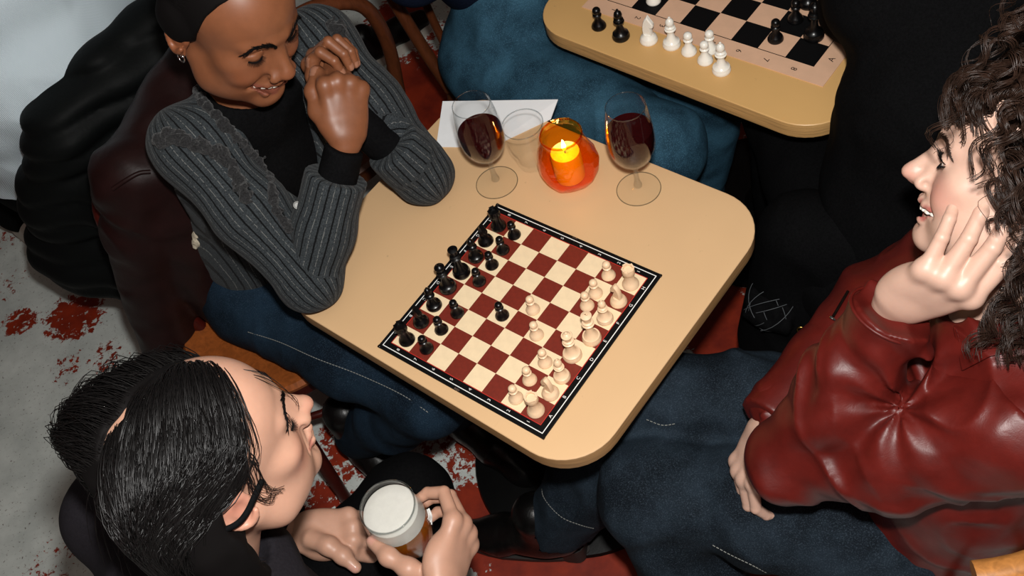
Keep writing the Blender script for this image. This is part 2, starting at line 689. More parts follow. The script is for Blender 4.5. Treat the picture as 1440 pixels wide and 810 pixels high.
table_mat('tabletop_tan', rgb(214, 176, 132))
table_mat('table_edge_wood', rgb(186, 142, 90), True)
table_mat('tabletop_yellow', rgb(210, 166, 106))
table_mat('table_edge_yellow', rgb(206, 160, 100), True)
plain('black_iron', rgb(7, 7, 7), 0.42, spec=0.2, noise=.2, bump=.15, bscale=220)
plain('board_black', rgb(9, 9, 10), 0.5, spec=.15, noise=.15, nscale=90)
plain('square_maroon', rgb(112, 34, 20), 0.5, noise=.16, nscale=160)
plain('square_cream', rgb(232, 208, 170), 0.5, noise=.05, nscale=60)
plain('print_white', rgb(225, 225, 222), 0.55)
plain('print_red', rgb(185, 40, 32), 0.5)
plain('mat_pink', rgb(214, 172, 142), 0.7, noise=.05, nscale=30)
plain('mat_black', rgb(9, 9, 10), 0.6, spec=.15)
plain('piece_black', rgb(6, 6, 7), 0.30, spec=0.4)
plain('piece_cream', rgb(232, 200, 164), 0.42, noise=.06, nscale=60, Subsurface_Weight=0.08, Subsurface_Radius=(.004, .003, .002))
plain('piece_white', rgb(238, 234, 224), 0.22, Subsurface_Weight=0.1, Subsurface_Radius=(.004, .004, .003))
plain('paper_white', rgb(228, 230, 232), 0.85, noise=.03, nscale=25, bump=.1, bscale=120)
plain('candle_wax', rgb(255, 200, 120), 0.5, Subsurface_Weight=0.4, Subsurface_Radius=(.02, .012, .005))
plain('wick_black', rgb(20, 16, 14), 0.9)
plain('chrome', rgb(205, 205, 205), 0.18, metal=1.0)
plain('gold', rgb(225, 180, 95), 0.22, metal=1.0)
plain('dark_metal', rgb(70, 66, 62), 0.3, metal=1.0)


def thin_glass(name, tint=(1, 1, 1, 1), rough=0.015, refl=1.0, base=0.012):
    t = NT(name)
    lw = t.n('ShaderNodeLayerWeight', {'Blend': 0.5})
    f = t.math('ADD', t.math('MULTIPLY', t.math('POWER', lw.outputs['Facing'], 4.0), 0.55 * refl), base, clamp=True)
    tr = t.n('ShaderNodeBsdfTransparent', {'Color': tint})
    gl = t.n('ShaderNodeBsdfGlossy', {'Color': (1, 1, 1, 1), 'Roughness': rough})
    mx = t.n('ShaderNodeMixShader', {0: f, 1: tr.outputs[0], 2: gl.outputs[0]})
    t.t.links.new(mx.outputs[0], t.out.inputs[0])
    MATS[name] = t.m


thin_glass('clear_glass', (0.975, 0.98, 0.98, 1))
thin_glass('rim_glass', (0.80, 0.82, 0.82, 1), refl=1.4, base=0.08)
thin_glass('tumbler_glass', (0.99, 0.995, 0.995, 1), 0.03, 0.45, 0.02)
thin_glass('stem_glass', (0.93, 0.94, 0.94, 1), 0.02, 1.2, 0.05)
thin_glass('amber_glass', (1.0, 0.56, 0.045, 1), 0.05, 1.3, 0.045)
plain('red_wine', (.022, .0012, .0016, 1), 0.06, spec=.35)
thin_glass('water', (0.995, 0.995, 0.995, 1), 0.01, 0.4, 0.015)
thin_glass('beer', (0.80, 0.28, 0.03, 1), 0.01, 0.8, 0.02)


def murky(name, col, amt):
    t = MATS[name].node_tree
    out = [n for n in t.nodes if n.type == 'OUTPUT_MATERIAL'][0]
    src = out.inputs[0].links[0].from_socket
    d = t.nodes.new('ShaderNodeBsdfDiffuse'); d.inputs['Color'].default_value = col
    mx = t.nodes.new('ShaderNodeMixShader'); mx.inputs[0].default_value = amt
    t.links.new(src, mx.inputs[1]); t.links.new(d.outputs[0], mx.inputs[2]); t.links.new(mx.outputs[0], out.inputs[0])


murky('beer', (.55, .17, .015, 1), .42)

plain('beer_foam', rgb(196, 194, 186), 0.9, noise=.03, nscale=120, bump=.3, bscale=500, bdist=.0006, Subsurface_Weight=.2, Subsurface_Radius=(.006, .006, .005))
tfl = NT('flame')
tfl.t.links.new(tfl.n('ShaderNodeEmission', {'Color': (1.0, 0.62, 0.2, 1), 'Strength': 60.0}).outputs[0], tfl.out.inputs[0])
MATS['flame'] = tfl.m

# ---------------------------------------------------------------- tables
def make_table(name, center, ang, w, d, r, top, edge, label, base=True, column=True):
    root = empty(name, (center[0], center[1], 0), ang)
    tag(root, label, 'table')
    out = rrect(w, d, r, 10)
    th = .036
    me = loft_outline('tabletop', out, [(.003, .7385), (.0012, .7393), (0.0, .7386), (0.0, .737)][::-1][0:2] + [(.0012, .7396), (.004, .740)], 30, (True, True))
    link('tabletop', me, M(top), root)
    me = loft_outline('edge_band', out, [(.006, .74 - th), (.0012, .74 - th + .004), (0, .74 - th + .008), (0, .7370)], 30, (True, False))
    link('edge_band', me, M(edge), root)
    link('column', lathe_mesh('column', [(0, .03), (.05, .03), (.045, .05), (.034, .07), (.03, .09), (.03, .66), (.05, .67), (.05, .69), (0, .69)], 24), M('black_iron'), root)
    link('mounting_plate', box_mesh('mounting_plate', .3, .3, .014, .004, 1, (0, 0, .697)), M('black_iron'), root)
    link('base', lathe_mesh('base', [(0, 0), (.238, 0), (.243, .006), (.240, .014), (.20, .022), (.10, .032), (.052, .045), (0, .045)], 56), M('black_iron'), root)
    return root


A1 = math.atan2(.598, .802)
make_table('cafe_table', (.0875 * .802 - .075 * .598, .0875 * .598 + .075 * .802), A1, .546, .652, .088, 'tabletop_tan', 'table_edge_wood', 'tan cafe table with rounded corners holding the red and cream chessboard')
U2 = np.array([.57, -.82]); U2 /= np.linalg.norm(U2)
V2 = np.array([-U2[1], U2[0]])
T2C = np.array([.203, .662]) + U2 * .33 + V2 * .33
make_table('cafe_table', T2C, math.atan2(U2[1], U2[0]), .66, .66, .09, 'tabletop_yellow', 'table_edge_yellow', 'yellowish cafe table with a black and pink vinyl chess mat on it')

# ---------------------------------------------------------------- red and cream chessboard
BA = -51.826 * math.pi / 180
BX = np.array([math.cos(BA), math.sin(BA)]); BY = np.array([-BX[1], BX[0]])
BS = .33; BF = BS * .8946; SQ = BF / 8
ZB = .740
ZT = ZB + .0030


def flat_frame(name, half, width, z, h=0.0003):
    a, b = half, half - width
    V = []
    for zz in (z, z + h):
        for r in (a, b):
            V += [(-r, -r, zz), (r, -r, zz), (r, r, zz), (-r, r, zz)]
    F = []
    for i in range(4):
        j = (i + 1) % 4
        F += [(8 + i, 8 + j, 12 + j, 12 + i), (i, 8 + i, 8 + j, j)[::-1], (4 + i, 4 + j, 12 + j, 12 + i), (i, j, 4 + j, 4 + i)[::-1]]
    return mesh(name, V, F)


def make_board():
    root = empty('chessboard', (0, 0, ZB), BA)
    tag(root, 'folding chessboard with maroon and cream squares and black border on tan table', 'chessboard')
    for s in (-1, 1):
        link('board_half', box_mesh('board_half', BS / 2 - .0006, BS, .003, .0006, 1, (s * BS / 4, 0, .0015)), M('board_black'), root)
    sq = {}
    for c in ('square_maroon', 'square_cream'):
        sq[c] = box_mesh('square', SQ, SQ, .0004, 0)
        sq[c].materials.append(M(c))
    for i in range(8):
        for j in range(8):
            c = 'square_cream' if (i + j) % 2 == 0 else 'square_maroon'
            o = link('square', sq[c], None, root, ((i - 3.5) * SQ, (j - 3.5) * SQ, .0031))
    link('red_line', flat_frame('red_line', BF / 2 + .0010, .0012, .0029, .0004), M('print_red'), root)
    link('white_line', flat_frame('white_line', BS / 2 - .0062, .0014, .0029, .0003), M('print_white'), root)
    mid = (BF / 2 + BS / 2 - .0075) / 2 + .0003
    for i in range(8):
        num = str(8 - i)
        let = 'ABCDEFGH'[i]
        c = (i - 3.5) * SQ
        # every printed character stands with its top towards rank 8, the far letter row turned round
        for s in (-1, 1):
            link('printed_number', text_mesh('printed_number', num, .0078), M('print_white'), root, (c, s * mid, .00325), (0, 0, math.pi / 2))
        link('printed_letter', text_mesh('printed_letter', let, .0078), M('print_white'), root, (mid, c, .00325), (0, 0, math.pi / 2))
        link('printed_letter', text_mesh('printed_letter', let, .0078), M('print_white'), root, (-mid, c, .00325), (0, 0, -math.pi / 2))
    for s in (-1, 1):   # hinges on the fold line
        link('hinge', box_mesh('hinge', .010, .003, .0008, 0, 1, (0, s * (BS / 2 - .002), .0031)), M('chrome'), root)
    for sx in (-1, 1):
        for sy in (-1, 1):
            link('corner_cap', box_mesh('corner_cap', .005, .005, .0036, .0008, 1, (sx * (BS / 2 - .0022), sy * (BS / 2 - .0022), .0016)), M('dark_metal'), root)


make_board()

# ---------------------------------------------------------------- chess pieces
def prof_scale(p, r, h):
    return [(a * r, b * h) for a, b in p]


BASE = [(0, 0), (.94, 0), (1, .03), (1, .09), (.92, .13), (.90, .17)]
PROF = {
    'pawn': BASE + [(.80, .22), (.56, .32), (.42, .46), (.37, .56), (.40, .60), (.58, .62), (.60, .65), (.44, .68), (.40, .70), (.50, .75), (.56, .83), (.52, .91), (.36, .97), (.16, .995), (0, 1.0)],
    'rook': BASE + [(.80, .22), (.62, .32), (.54, .5), (.52, .66), (.56, .70), (.70, .74), (.74, .77), (.72, .98), (.70, 1.0), (.52, 1.0), (.50, .93), (0, .93)],
    'bishop': BASE + [(.78, .19), (.50, .28), (.36, .42), (.32, .52), (.36, .55), (.60, .565), (.62, .585), (.42, .60), (.38, .615), (.52, .64), (.54, .66), (.40, .68), (.34, .70), (.44, .75), (.47, .81), (.40, .88), (.22, .93), (.12, .945), (.15, .965), (.13, .985), (0, 1.0)],
    'queen': BASE + [(.78, .18), (.50, .26), (.36, .40), (.32, .56), (.36, .59), (.62, .60), (.64, .62), (.44, .64), (.40, .65), (.55, .67), (.55, .69), (.36, .71), (.38, .76), (.50, .84), (.58, .885), (.54, .90), (.44, .90), (.36, .925), (.18, .95), (.14, .955), (.16, .975), (.12, .99), (0, 1.0)],
    'king': BASE + [(.78, .17), (.50, .25), (.37, .40), (.33, .56), (.37, .59), (.64, .60), (.66, .62), (.46, .64), (.42, .65), (.58, .67), (.58, .69), (.38, .71), (.38, .75), (.46, .82), (.56, .885), (.56, .905), (.44, .915), (.24, .93), (.10, .935), (0, .935)],
}
KNIGHT = [(-.52, .30), (-.44, .45), (-.26, .58), (-.10, .66), (-.34, .62), (-.58, .58), (-.72, .60), (-.76, .68), (-.66, .76), (-.42, .86), (-.24, .95), (-.10, 1.0), (-.04, .93), (.14, .90), (.34, .80), (.48, .64), (.54, .46), (.52, .30)]
PIECE_CACHE = {}


def piece_mesh(kind, r, h, mat):
    key = (kind, round(r, 4), round(h, 4), mat)
    if key in PIECE_CACHE: return PIECE_CACHE[key]
    if kind == 'knight':
        me = lathe_mesh('knight', prof_scale(BASE + [(.82, .21), (.60, .27), (.52, .32), (0, .33)], r, h), 24)
        bm = bmesh.new(); bm.from_mesh(me)
        n = len(KNIGHT)
        th = .30 * r
        lay = []
        for s, k in ((-1, .62), (-.6, 1), (.6, 1), (1, .62)):
            ring = []
            cx, cz = -.06, .62
            for x, z in KNIGHT:
                sc = 1 if abs(s) < .9 else .86
                ring.append(bm.verts.new(((cx + (x - cx) * sc) * r, s * th, (cz + (z - cz) * (sc if z > .35 else 1)) * h)))
            lay.append(ring)
        for a, b in zip(lay[:-1], lay[1:]):
            for i in range(n):
                j = (i + 1) % n
                bm.faces.new((a[i], a[j], b[j], b[i]))
        bm.faces.new(lay[0][::-1]); bm.faces.new(lay[-1])
        bmesh.ops.recalc_face_normals(bm, faces=bm.faces)
        bm.to_mesh(me); bm.free()
        autosmooth(me, 40)
    else:
        me = lathe_mesh(kind, prof_scale(PROF[kind], r, h), 24)
        if kind == 'king':
            bm = bmesh.new(); bm.from_mesh(me)
            for sx, sz in ((.09, .085), (.22, .028)):
                q = bmesh.ops.create_cube(bm, size=1.0)['verts']
                bmesh.ops.scale(bm, vec=(.12 * r if sx < .1 else .36 * r, .12 * r, sz * h), verts=q)
                bmesh.ops.translate(bm, vec=(0, 0, (.957) * h), verts=q)
            bm.to_mesh(me); bm.free(); autosmooth(me, 40)
        if kind == 'rook':
            bm = bmesh.new(); bm.from_mesh(me)
            for i in range(4):   # merlons
                a = math.pi / 4 + i * math.pi / 2
                q = bmesh.ops.create_cube(bm, size=1.0)['verts']
                bmesh.ops.scale(bm, vec=(.22 * r, .62 * r, .07 * h), verts=q)
                bmesh.ops.translate(bm, vec=(.60 * r, 0, 1.01 * h), verts=q)
                bmesh.ops.rotate(bm, cent=(0, 0, 0), matrix=Matrix.Rotation(a, 3, 'Z'), verts=q)
            bm.to_mesh(me); bm.free(); autosmooth(me, 40)
    me.materials.append(M(mat))
    PIECE_CACHE[key] = me
    return me


SIZE = {'pawn': (.0115, .036), 'rook': (.0135, .043), 'knight': (.0135, .047), 'bishop': (.0132, .052), 'queen': (.0150, .066), 'king': (.0150, .072)}
ORDER = {'A': 'rook', 'B': 'knight', 'C': 'bishop', 'D': 'queen', 'E': 'king', 'F': 'bishop', 'G': 'knight', 'H': 'rook'}
BLACKS = [('A8', .56, .42), ('B8', .54, 1.45), ('C8', .52, 2.42), ('D8', .48, 3.48), ('E8', .54, 4.43), ('F8', .6, 5.43), ('G8', .45, 6.38), ('H8', .47, 7.35),
          ('A7', 1.62, .5), ('B7', 1.6, 1.58), ('C7', 1.7, 2.6), ('E7', 1.55, 4.42), ('F7', 1.52, 5.42), ('G7', 1.47, 6.33), ('H7', 1.43, 7.27), ('D5', 3.55, 3.45)]
WHITES = [('A1', 7.5, .4), ('B1', 7.58, 1.33), ('C1', 7.55, 2.2), ('D1', 7.36, 3.25), ('E1', 7.62, 4.32), ('F1', 7.57, 5.4), ('G1', 7.6, 6.4), ('H1', 7.57, 7.4),
          ('A2', 6.46, .46), ('B2', 6.46, 1.43), ('C2', 6.55, 2.42), ('D3', 5.46, 3.35), ('E4', 4.57, 4.33), ('F2', 6.53, 5.6), ('G2', 6.5, 6.3), ('H2', 6.48, 7.35)]
for col, lst, mat in (('black', BLACKS, 'piece_black'), ('cream', WHITES, 'piece_cream')):
    for i, (sqn, a, b) in enumerate(lst):
        kind = ORDER[sqn[0]] if i < 8 else 'pawn'
        p = BX * (a - 4) * SQ + BY * (b - 4) * SQ
        rz = BA + (math.pi if col == 'black' else 0) + random.Random(i * 7 + len(col)).uniform(-.35, .35)
        o = link(kind, piece_mesh(kind, *SIZE[kind], mat), None, None, (p[0], p[1], ZT + .0003), (0, 0, rz))
        look = {'pawn': 'with round head', 'rook': 'shaped like a tower', 'knight': 'with horse head', 'bishop': 'with pointed mitre', 'queen': 'with knobbed crown', 'king': 'with cross on top'}[kind]
        tag(o, '%s plastic %s %s on square %s of the maroon board' % (col, kind, look, sqn), 'chess piece', 'chess pieces on the maroon board')

# ---------------------------------------------------------------- vinyl mat and pieces on the second table
def make_mat():
    u = np.array([.594, -.804]); u /= np.linalg.norm(u)
    v = np.array([-u[1], u[0]])
    O = np.array([.632, .286]); q = .0549
    ang = math.atan2(u[1], u[0])
    c = O - u * q * 4 + v * q * 4
    root = empty('chess_mat', (c[0], c[1], .740), ang)
    tag(root, 'rolled-out vinyl chess mat with black and pink squares on yellowish table', 'chess mat')
    link('sheet', box_mesh('sheet', q * 8 + .075, q * 8 + .075, .0016, 0, 1, (0, 0, .0008)), M('mat_pink'), root)
    a = box_mesh('square', q, q, .0004); a.materials.append(M('mat_black'))
    b = box_mesh('square', q, q, .0004); b.materials.append(M('mat_pink'))
    for i in range(8):
        for j in range(8):
            link('square', a if (7 - i + j) % 2 == 0 else b, None, root, ((i - 3.5) * q, (j - 3.5) * q, .0017))
    link('black_line', flat_frame('black_line', q * 4 + .0012, .0014, .0016, .0003), M('mat_black'), root)
    for i in range(8):
        link('printed_number', text_mesh('printed_number', str(i + 1), .016), M('mat_black'), root, ((i - 3.5) * q, -q * 4 - .020, .00185), (0, 0, math.pi / 2 + math.pi))
        link('printed_number', text_mesh('printed_number', str(i + 1), .016), M('mat_black'), root, ((i - 3.5) * q, q * 4 + .020, .00185), (0, 0, math.pi / 2))
        for s in (-1, 1):
            link('printed_letter', text_mesh('printed_letter', 'ABCDEFGH'[i], .016), M('mat_black'), root, (s * (q * 4 + .020), (i - 3.5) * q, .00185), (0, 0, math.pi / 2))


make_mat()
SIZE2 = {'pawn': (.0145, .047), 'knight': (.0172, .060), 'bishop': (.0170, .068), 'queen': (.0185, .080)}
OTHER = [('pawn', 'black', .330, .575, 0, 'black glossy pawn set aside beside a black bishop at the edge of yellowish table'),
         ('bishop', 'black', .358, .526, 0, 'black glossy bishop set aside next to the white knight'),
         ('knight', 'white', .401, .491, 0, 'white captured knight standing beside the vinyl mat'),
         ('bishop', 'white', .434, .458, 0, 'white captured bishop standing between the white knight and the white pawns'),
         ('pawn', 'white', .455, .425, 0, 'white captured pawn next to the bishop that follows the knight'),
         ('pawn', 'white', .4905, .411, 0, 'white captured pawn touching the number 5 on the vinyl mat'),
         ('pawn', 'white', .472, .389, 0, 'white captured pawn in front of another white pawn and beside the last bishop'),
         ('bishop', 'white', .488, .352, 0, 'white captured bishop at the end of the row of captured pieces'),
         ('pawn', 'white', .447, .589, 1, 'white pawn still standing on the vinyl mat'),
         ('pawn', 'black', .603, .379, 1, 'black pawn on a pink square above the number 7 of the vinyl mat'),
         ('pawn', 'black', .655, .409, 1, 'black pawn on a black square of the vinyl mat beside the queen'),
         ('queen', 'black', .664, .353, 1, 'black queen on the vinyl mat next to the black sweater'),
         ('bishop', 'black', .692, .436, 1, 'black bishop farther back on the vinyl mat behind the queen')]
for k, (kind, col, x, y, on, lab) in enumerate(OTHER):
    o = link(kind, piece_mesh(kind, *SIZE2[kind], 'piece_' + col), None, None, (x, y, .740 + (.0019 if on else .0002)), (0, 0, 2.4 if kind == 'knight' else k * 1.3))
    tag(o, lab, 'chess piece', 'chess pieces of the second table')

# ---------------------------------------------------------------- glasses, candle, paper
def shell(prof_out, th):
    """outer profile bottom->top, returns closed outer+inner wall profile"""
    inner = [(max(r - th, 0.0), z) for r, z in prof_out][::-1]
    return prof_out + inner


def wine_glass(x, y, lean, label, fill, h=.192, rz=0):
    root = empty('wine_glass', (x, y, .7402), rz)
    root.rotation_euler = (lean[0], lean[1], rz)
    tag(root, label, 'wine glass', 'wine glasses')
    foot = [(0, .0), (.0365, 0), (.0375, .0008), (.0370, .0018), (.024, .0032), (.012, .0055), (.0065, .010), (0, .010)]
    link('foot', lathe_mesh('foot', foot, 48), M('clear_glass'), root)
    link('foot_rim', lathe_mesh('foot_rim', [(.0362, .0004), (.0374, .0002), (.0379, .0010), (.0374, .0018), (.0362, .0016), (.0362, .0004)], 48), M('rim_glass'), root)
    s0 = .009
    link('stem', lathe_mesh('stem', [(0, s0), (.0068, s0), (.0072, .014), (.0052, .020), (.0040, .03), (.0038, .055), (.0045, .066), (0, .0665)], 20), M('stem_glass'), root)
    b = .066
    H = h - b
    prof = [(.0, b), (.008, b + .001), (.020, b + .006), (.030, b + .018), (.0365, b + .034), (.0390, b + .052), (.0385, b + .072), (.0365, b + .092), (.0340, b + H * .88), (.0315, h)]
    pr = [tuple(q) for q in spline([(a, 0, c) for a, c in prof], 3)[:, [0, 2]]]
    link('bowl', lathe_mesh('bowl', pr + [(.0307, h + .0004)] + [(max(a - .0010, 0), c + .0006) for a, c in pr[::-1]], 48), M('clear_glass'), root)
    link('bowl_rim', lathe_mesh('bowl_rim', [(.0303, h - .0002), (.0317, h - .0005), (.0319, h + .0006), (.0309, h + .0010), (.0303, h + .0004), (.0303, h - .0002)], 48), M('rim_glass'), root)
    lv = b + fill
    wp = [(max(a - .0017, 0), c + .0011) for a, c in pr if c < lv] 
    rr = np.interp(lv, [c for a, c in pr], [a for a, c in pr]) - .0017
    wp += [(rr, lv), (0, lv)]
    link('wine', lathe_mesh('wine', wp, 48), M('red_wine'), root)
    return root


wine_glass(.040, .279, (0, 0), 'wine glass with red wine in front of the white paper', .068)
wine_glass(.259, .156, (0, 0), 'wine glass with nearly black wine beside the orange candle holder', .078, .194)


def bubbles():
    pass


def tumbler(x, y):
    root = empty('water_tumbler', (x, y, .7402))
    tag(root, 'fluted clear water tumbler between wine glass and orange candle holder', 'tumbler')
    n = 96
    def ring(r, z, fl):
        return [((r + fl * math.cos(16 * 2 * math.pi * i / n)) * math.cos(2 * math.pi * i / n), (r + fl * math.cos(16 * 2 * math.pi * i / n)) * math.sin(2 * math.pi * i / n), z) for i in range(n)]
    lv = [(.023, 0, 0), (.0255, .002, 0.0004), (.0265, .010, .0006), (.0285, .030, .0006), (.0290, .034, .0002), (.0325, .040, .0002), (.0335, .044, .0006), (.0350, .075, .0006), (.0360, .088, 0.0002), (.0362, .096, 0), (.0340, .0965, 0), (.0335, .088, 0), (.0300, .046, 0), (.0240, .034, 0), (.0225, .012, 0), (.0215, .010, 0)]
    V, F = [], []
    for r, z, fl in lv: V += ring(r, z, fl)
    for L in range(len(lv) - 1):
        for i in range(n):
            j = (i + 1) % n
            F.append((L * n + i, L * n + j, (L + 1) * n + j, (L + 1) * n + i))
    F.append(tuple(range(n))[::-1]); F.append(tuple((len(lv) - 1) * n + i for i in range(n)))
    me = mesh('tumbler_glass', V, F); autosmooth(me, 60)
    link('tumbler_glass', me, M('tumbler_glass'), root)
    link('rim', lathe_mesh('rim', [(.0342, .0960), (.0360, .0958), (.0364, .0968), (.0352, .0975), (.0342, .0970), (.0342, .0960)], 48), M('rim_glass'), root)
    link('water', lathe_mesh('water', [(0, .0125), (.0215, .0125), (.0232, .034), (.0292, .046), (.0312, .062), (0, .062)], 40), M('water'), root)


tumbler(.112, .296)


def candle(x, y):
    root = empty('candle_holder', (x, y, .7402)); root.scale = (1.08, 1.08, 1.06)
    tag(root, 'squat faceted orange glass candle holder with a burning candle', 'candle holder')
    rng = random.Random(4)
    n = 12
    lv = [(.026, .000), (.040, .006), (.0478, .024), (.0490, .040), (.0440, .060), (.0365, .078), (.0315, .090), (.0325, .100)]
    V, F = [], []
    for L, (r, z) in enumerate(lv):
        for i in range(n):
            a = 2 * math.pi * (i + .5 * (L % 2)) / n + rng.uniform(-.06, .06)
            k = 1 + (rng.uniform(-.05, .05) if 0 < L < 6 else 0)
            V.append((r * k * math.cos(a), r * k * math.sin(a), z + (rng.uniform(-.003, .003) if 0 < L < 6 else 0)))
    for L in range(len(lv) - 1):
        for i in range(n):
            j = (i + 1) % n
            a, b, c, d = L * n + i, L * n + j, (L + 1) * n + j, (L + 1) * n + i
            F += [(a, b, d), (b, c, d)] if L % 2 == 0 else [(a, b, c), (a, c, d)]
    F.append(tuple(range(n))[::-1])
    me = mesh('glass_shade', V, F)
    bm = bmesh.new(); bm.from_mesh(me); bmesh.ops.recalc_face_normals(bm, faces=bm.faces)
    bmesh.ops.bevel(bm, geom=[e for e in bm.edges if len(e.link_faces) == 2], offset=.0022, segments=2, profile=.5, affect='EDGES')
    bm.to_mesh(me); bm.free(); autosmooth(me, 12)
    g = link('glass_shade', me, M('amber_glass'), root)
    link('glass_rim', lathe_mesh('glass_rim', [(.0312, .0985), (.0330, .0980), (.0338, .0998), (.0328, .1012), (.0314, .1006), (.0312, .0985)], 40), M('amber_glass'), root)
    c = link('candle', lathe_mesh('candle', [(0, .004), (.0235, .004), (.0240, .008), (.0240, .056), (.0225, .060), (.018, .0585), (0, .057)], 32), M('candle_wax'), root)
    link('wick', tube_mesh('wick', [(0, 0, .056), (.0005, 0, .064), (.002, 0, .068)], .0009, 6), M('wick_black'), c)
    link('flame', lathe_mesh('flame', [(0, .0645), (.0028, .067), (.0036, .071), (.0026, .078), (.0010, .085), (0, .088)], 14), M('flame'), c)
    ld = bpy.data.lights.new('candle_light', 'POINT'); ld.energy = 0.06; ld.color = (1.0, .55, .18); ld.shadow_soft_size = .004
    lo = bpy.data.objects.new('candle_light', ld); COL.objects.link(lo); lo.parent = root; lo.location = (0, 0, .0915)


candle(.163, .234)


def paper():
    P = [np.array(q) for q in ((-.041, .414), (.052, .365), (.172, .382), (.198, .419), (-.002, .524))]
    bm = bmesh.new()
    top = [bm.verts.new((p[0], p[1], .7418 + (.004 if i in (3,) else 0))) for i, p in enumerate(P)]
    f = bm.faces.new(top)
    if f.normal.z < 0: f.normal_flip()
    r = bmesh.ops.extrude_face_region(bm, geom=[f])
    bmesh.ops.translate(bm, vec=(0, 0, -.0014), verts=[v for v in r['geom'] if isinstance(v, bmesh.types.BMVert)])
    o = link('paper_sheet', bm_mesh('paper_sheet', bm), M('paper_white'))
    tag(o, 'white folded paper sheet lying under the tumbler at the edge of the table', 'paper')


paper()
# ---------------------------------------------------------------- anatomy in local space: x = the person's right, y = forward, z = up
def seg_dist(P, pts):
    d = np.full(len(P), 9.0)
    for a, b in zip(pts[:-1], pts[1:]):
        a = np.array(a); b = np.array(b); ab = b - a
        t = np.clip((P - a) @ ab / max(ab @ ab, 1e-12), 0, 1)
        d = np.minimum(d, np.linalg.norm(P - a - t[:, None] * ab, axis=1))
    return d


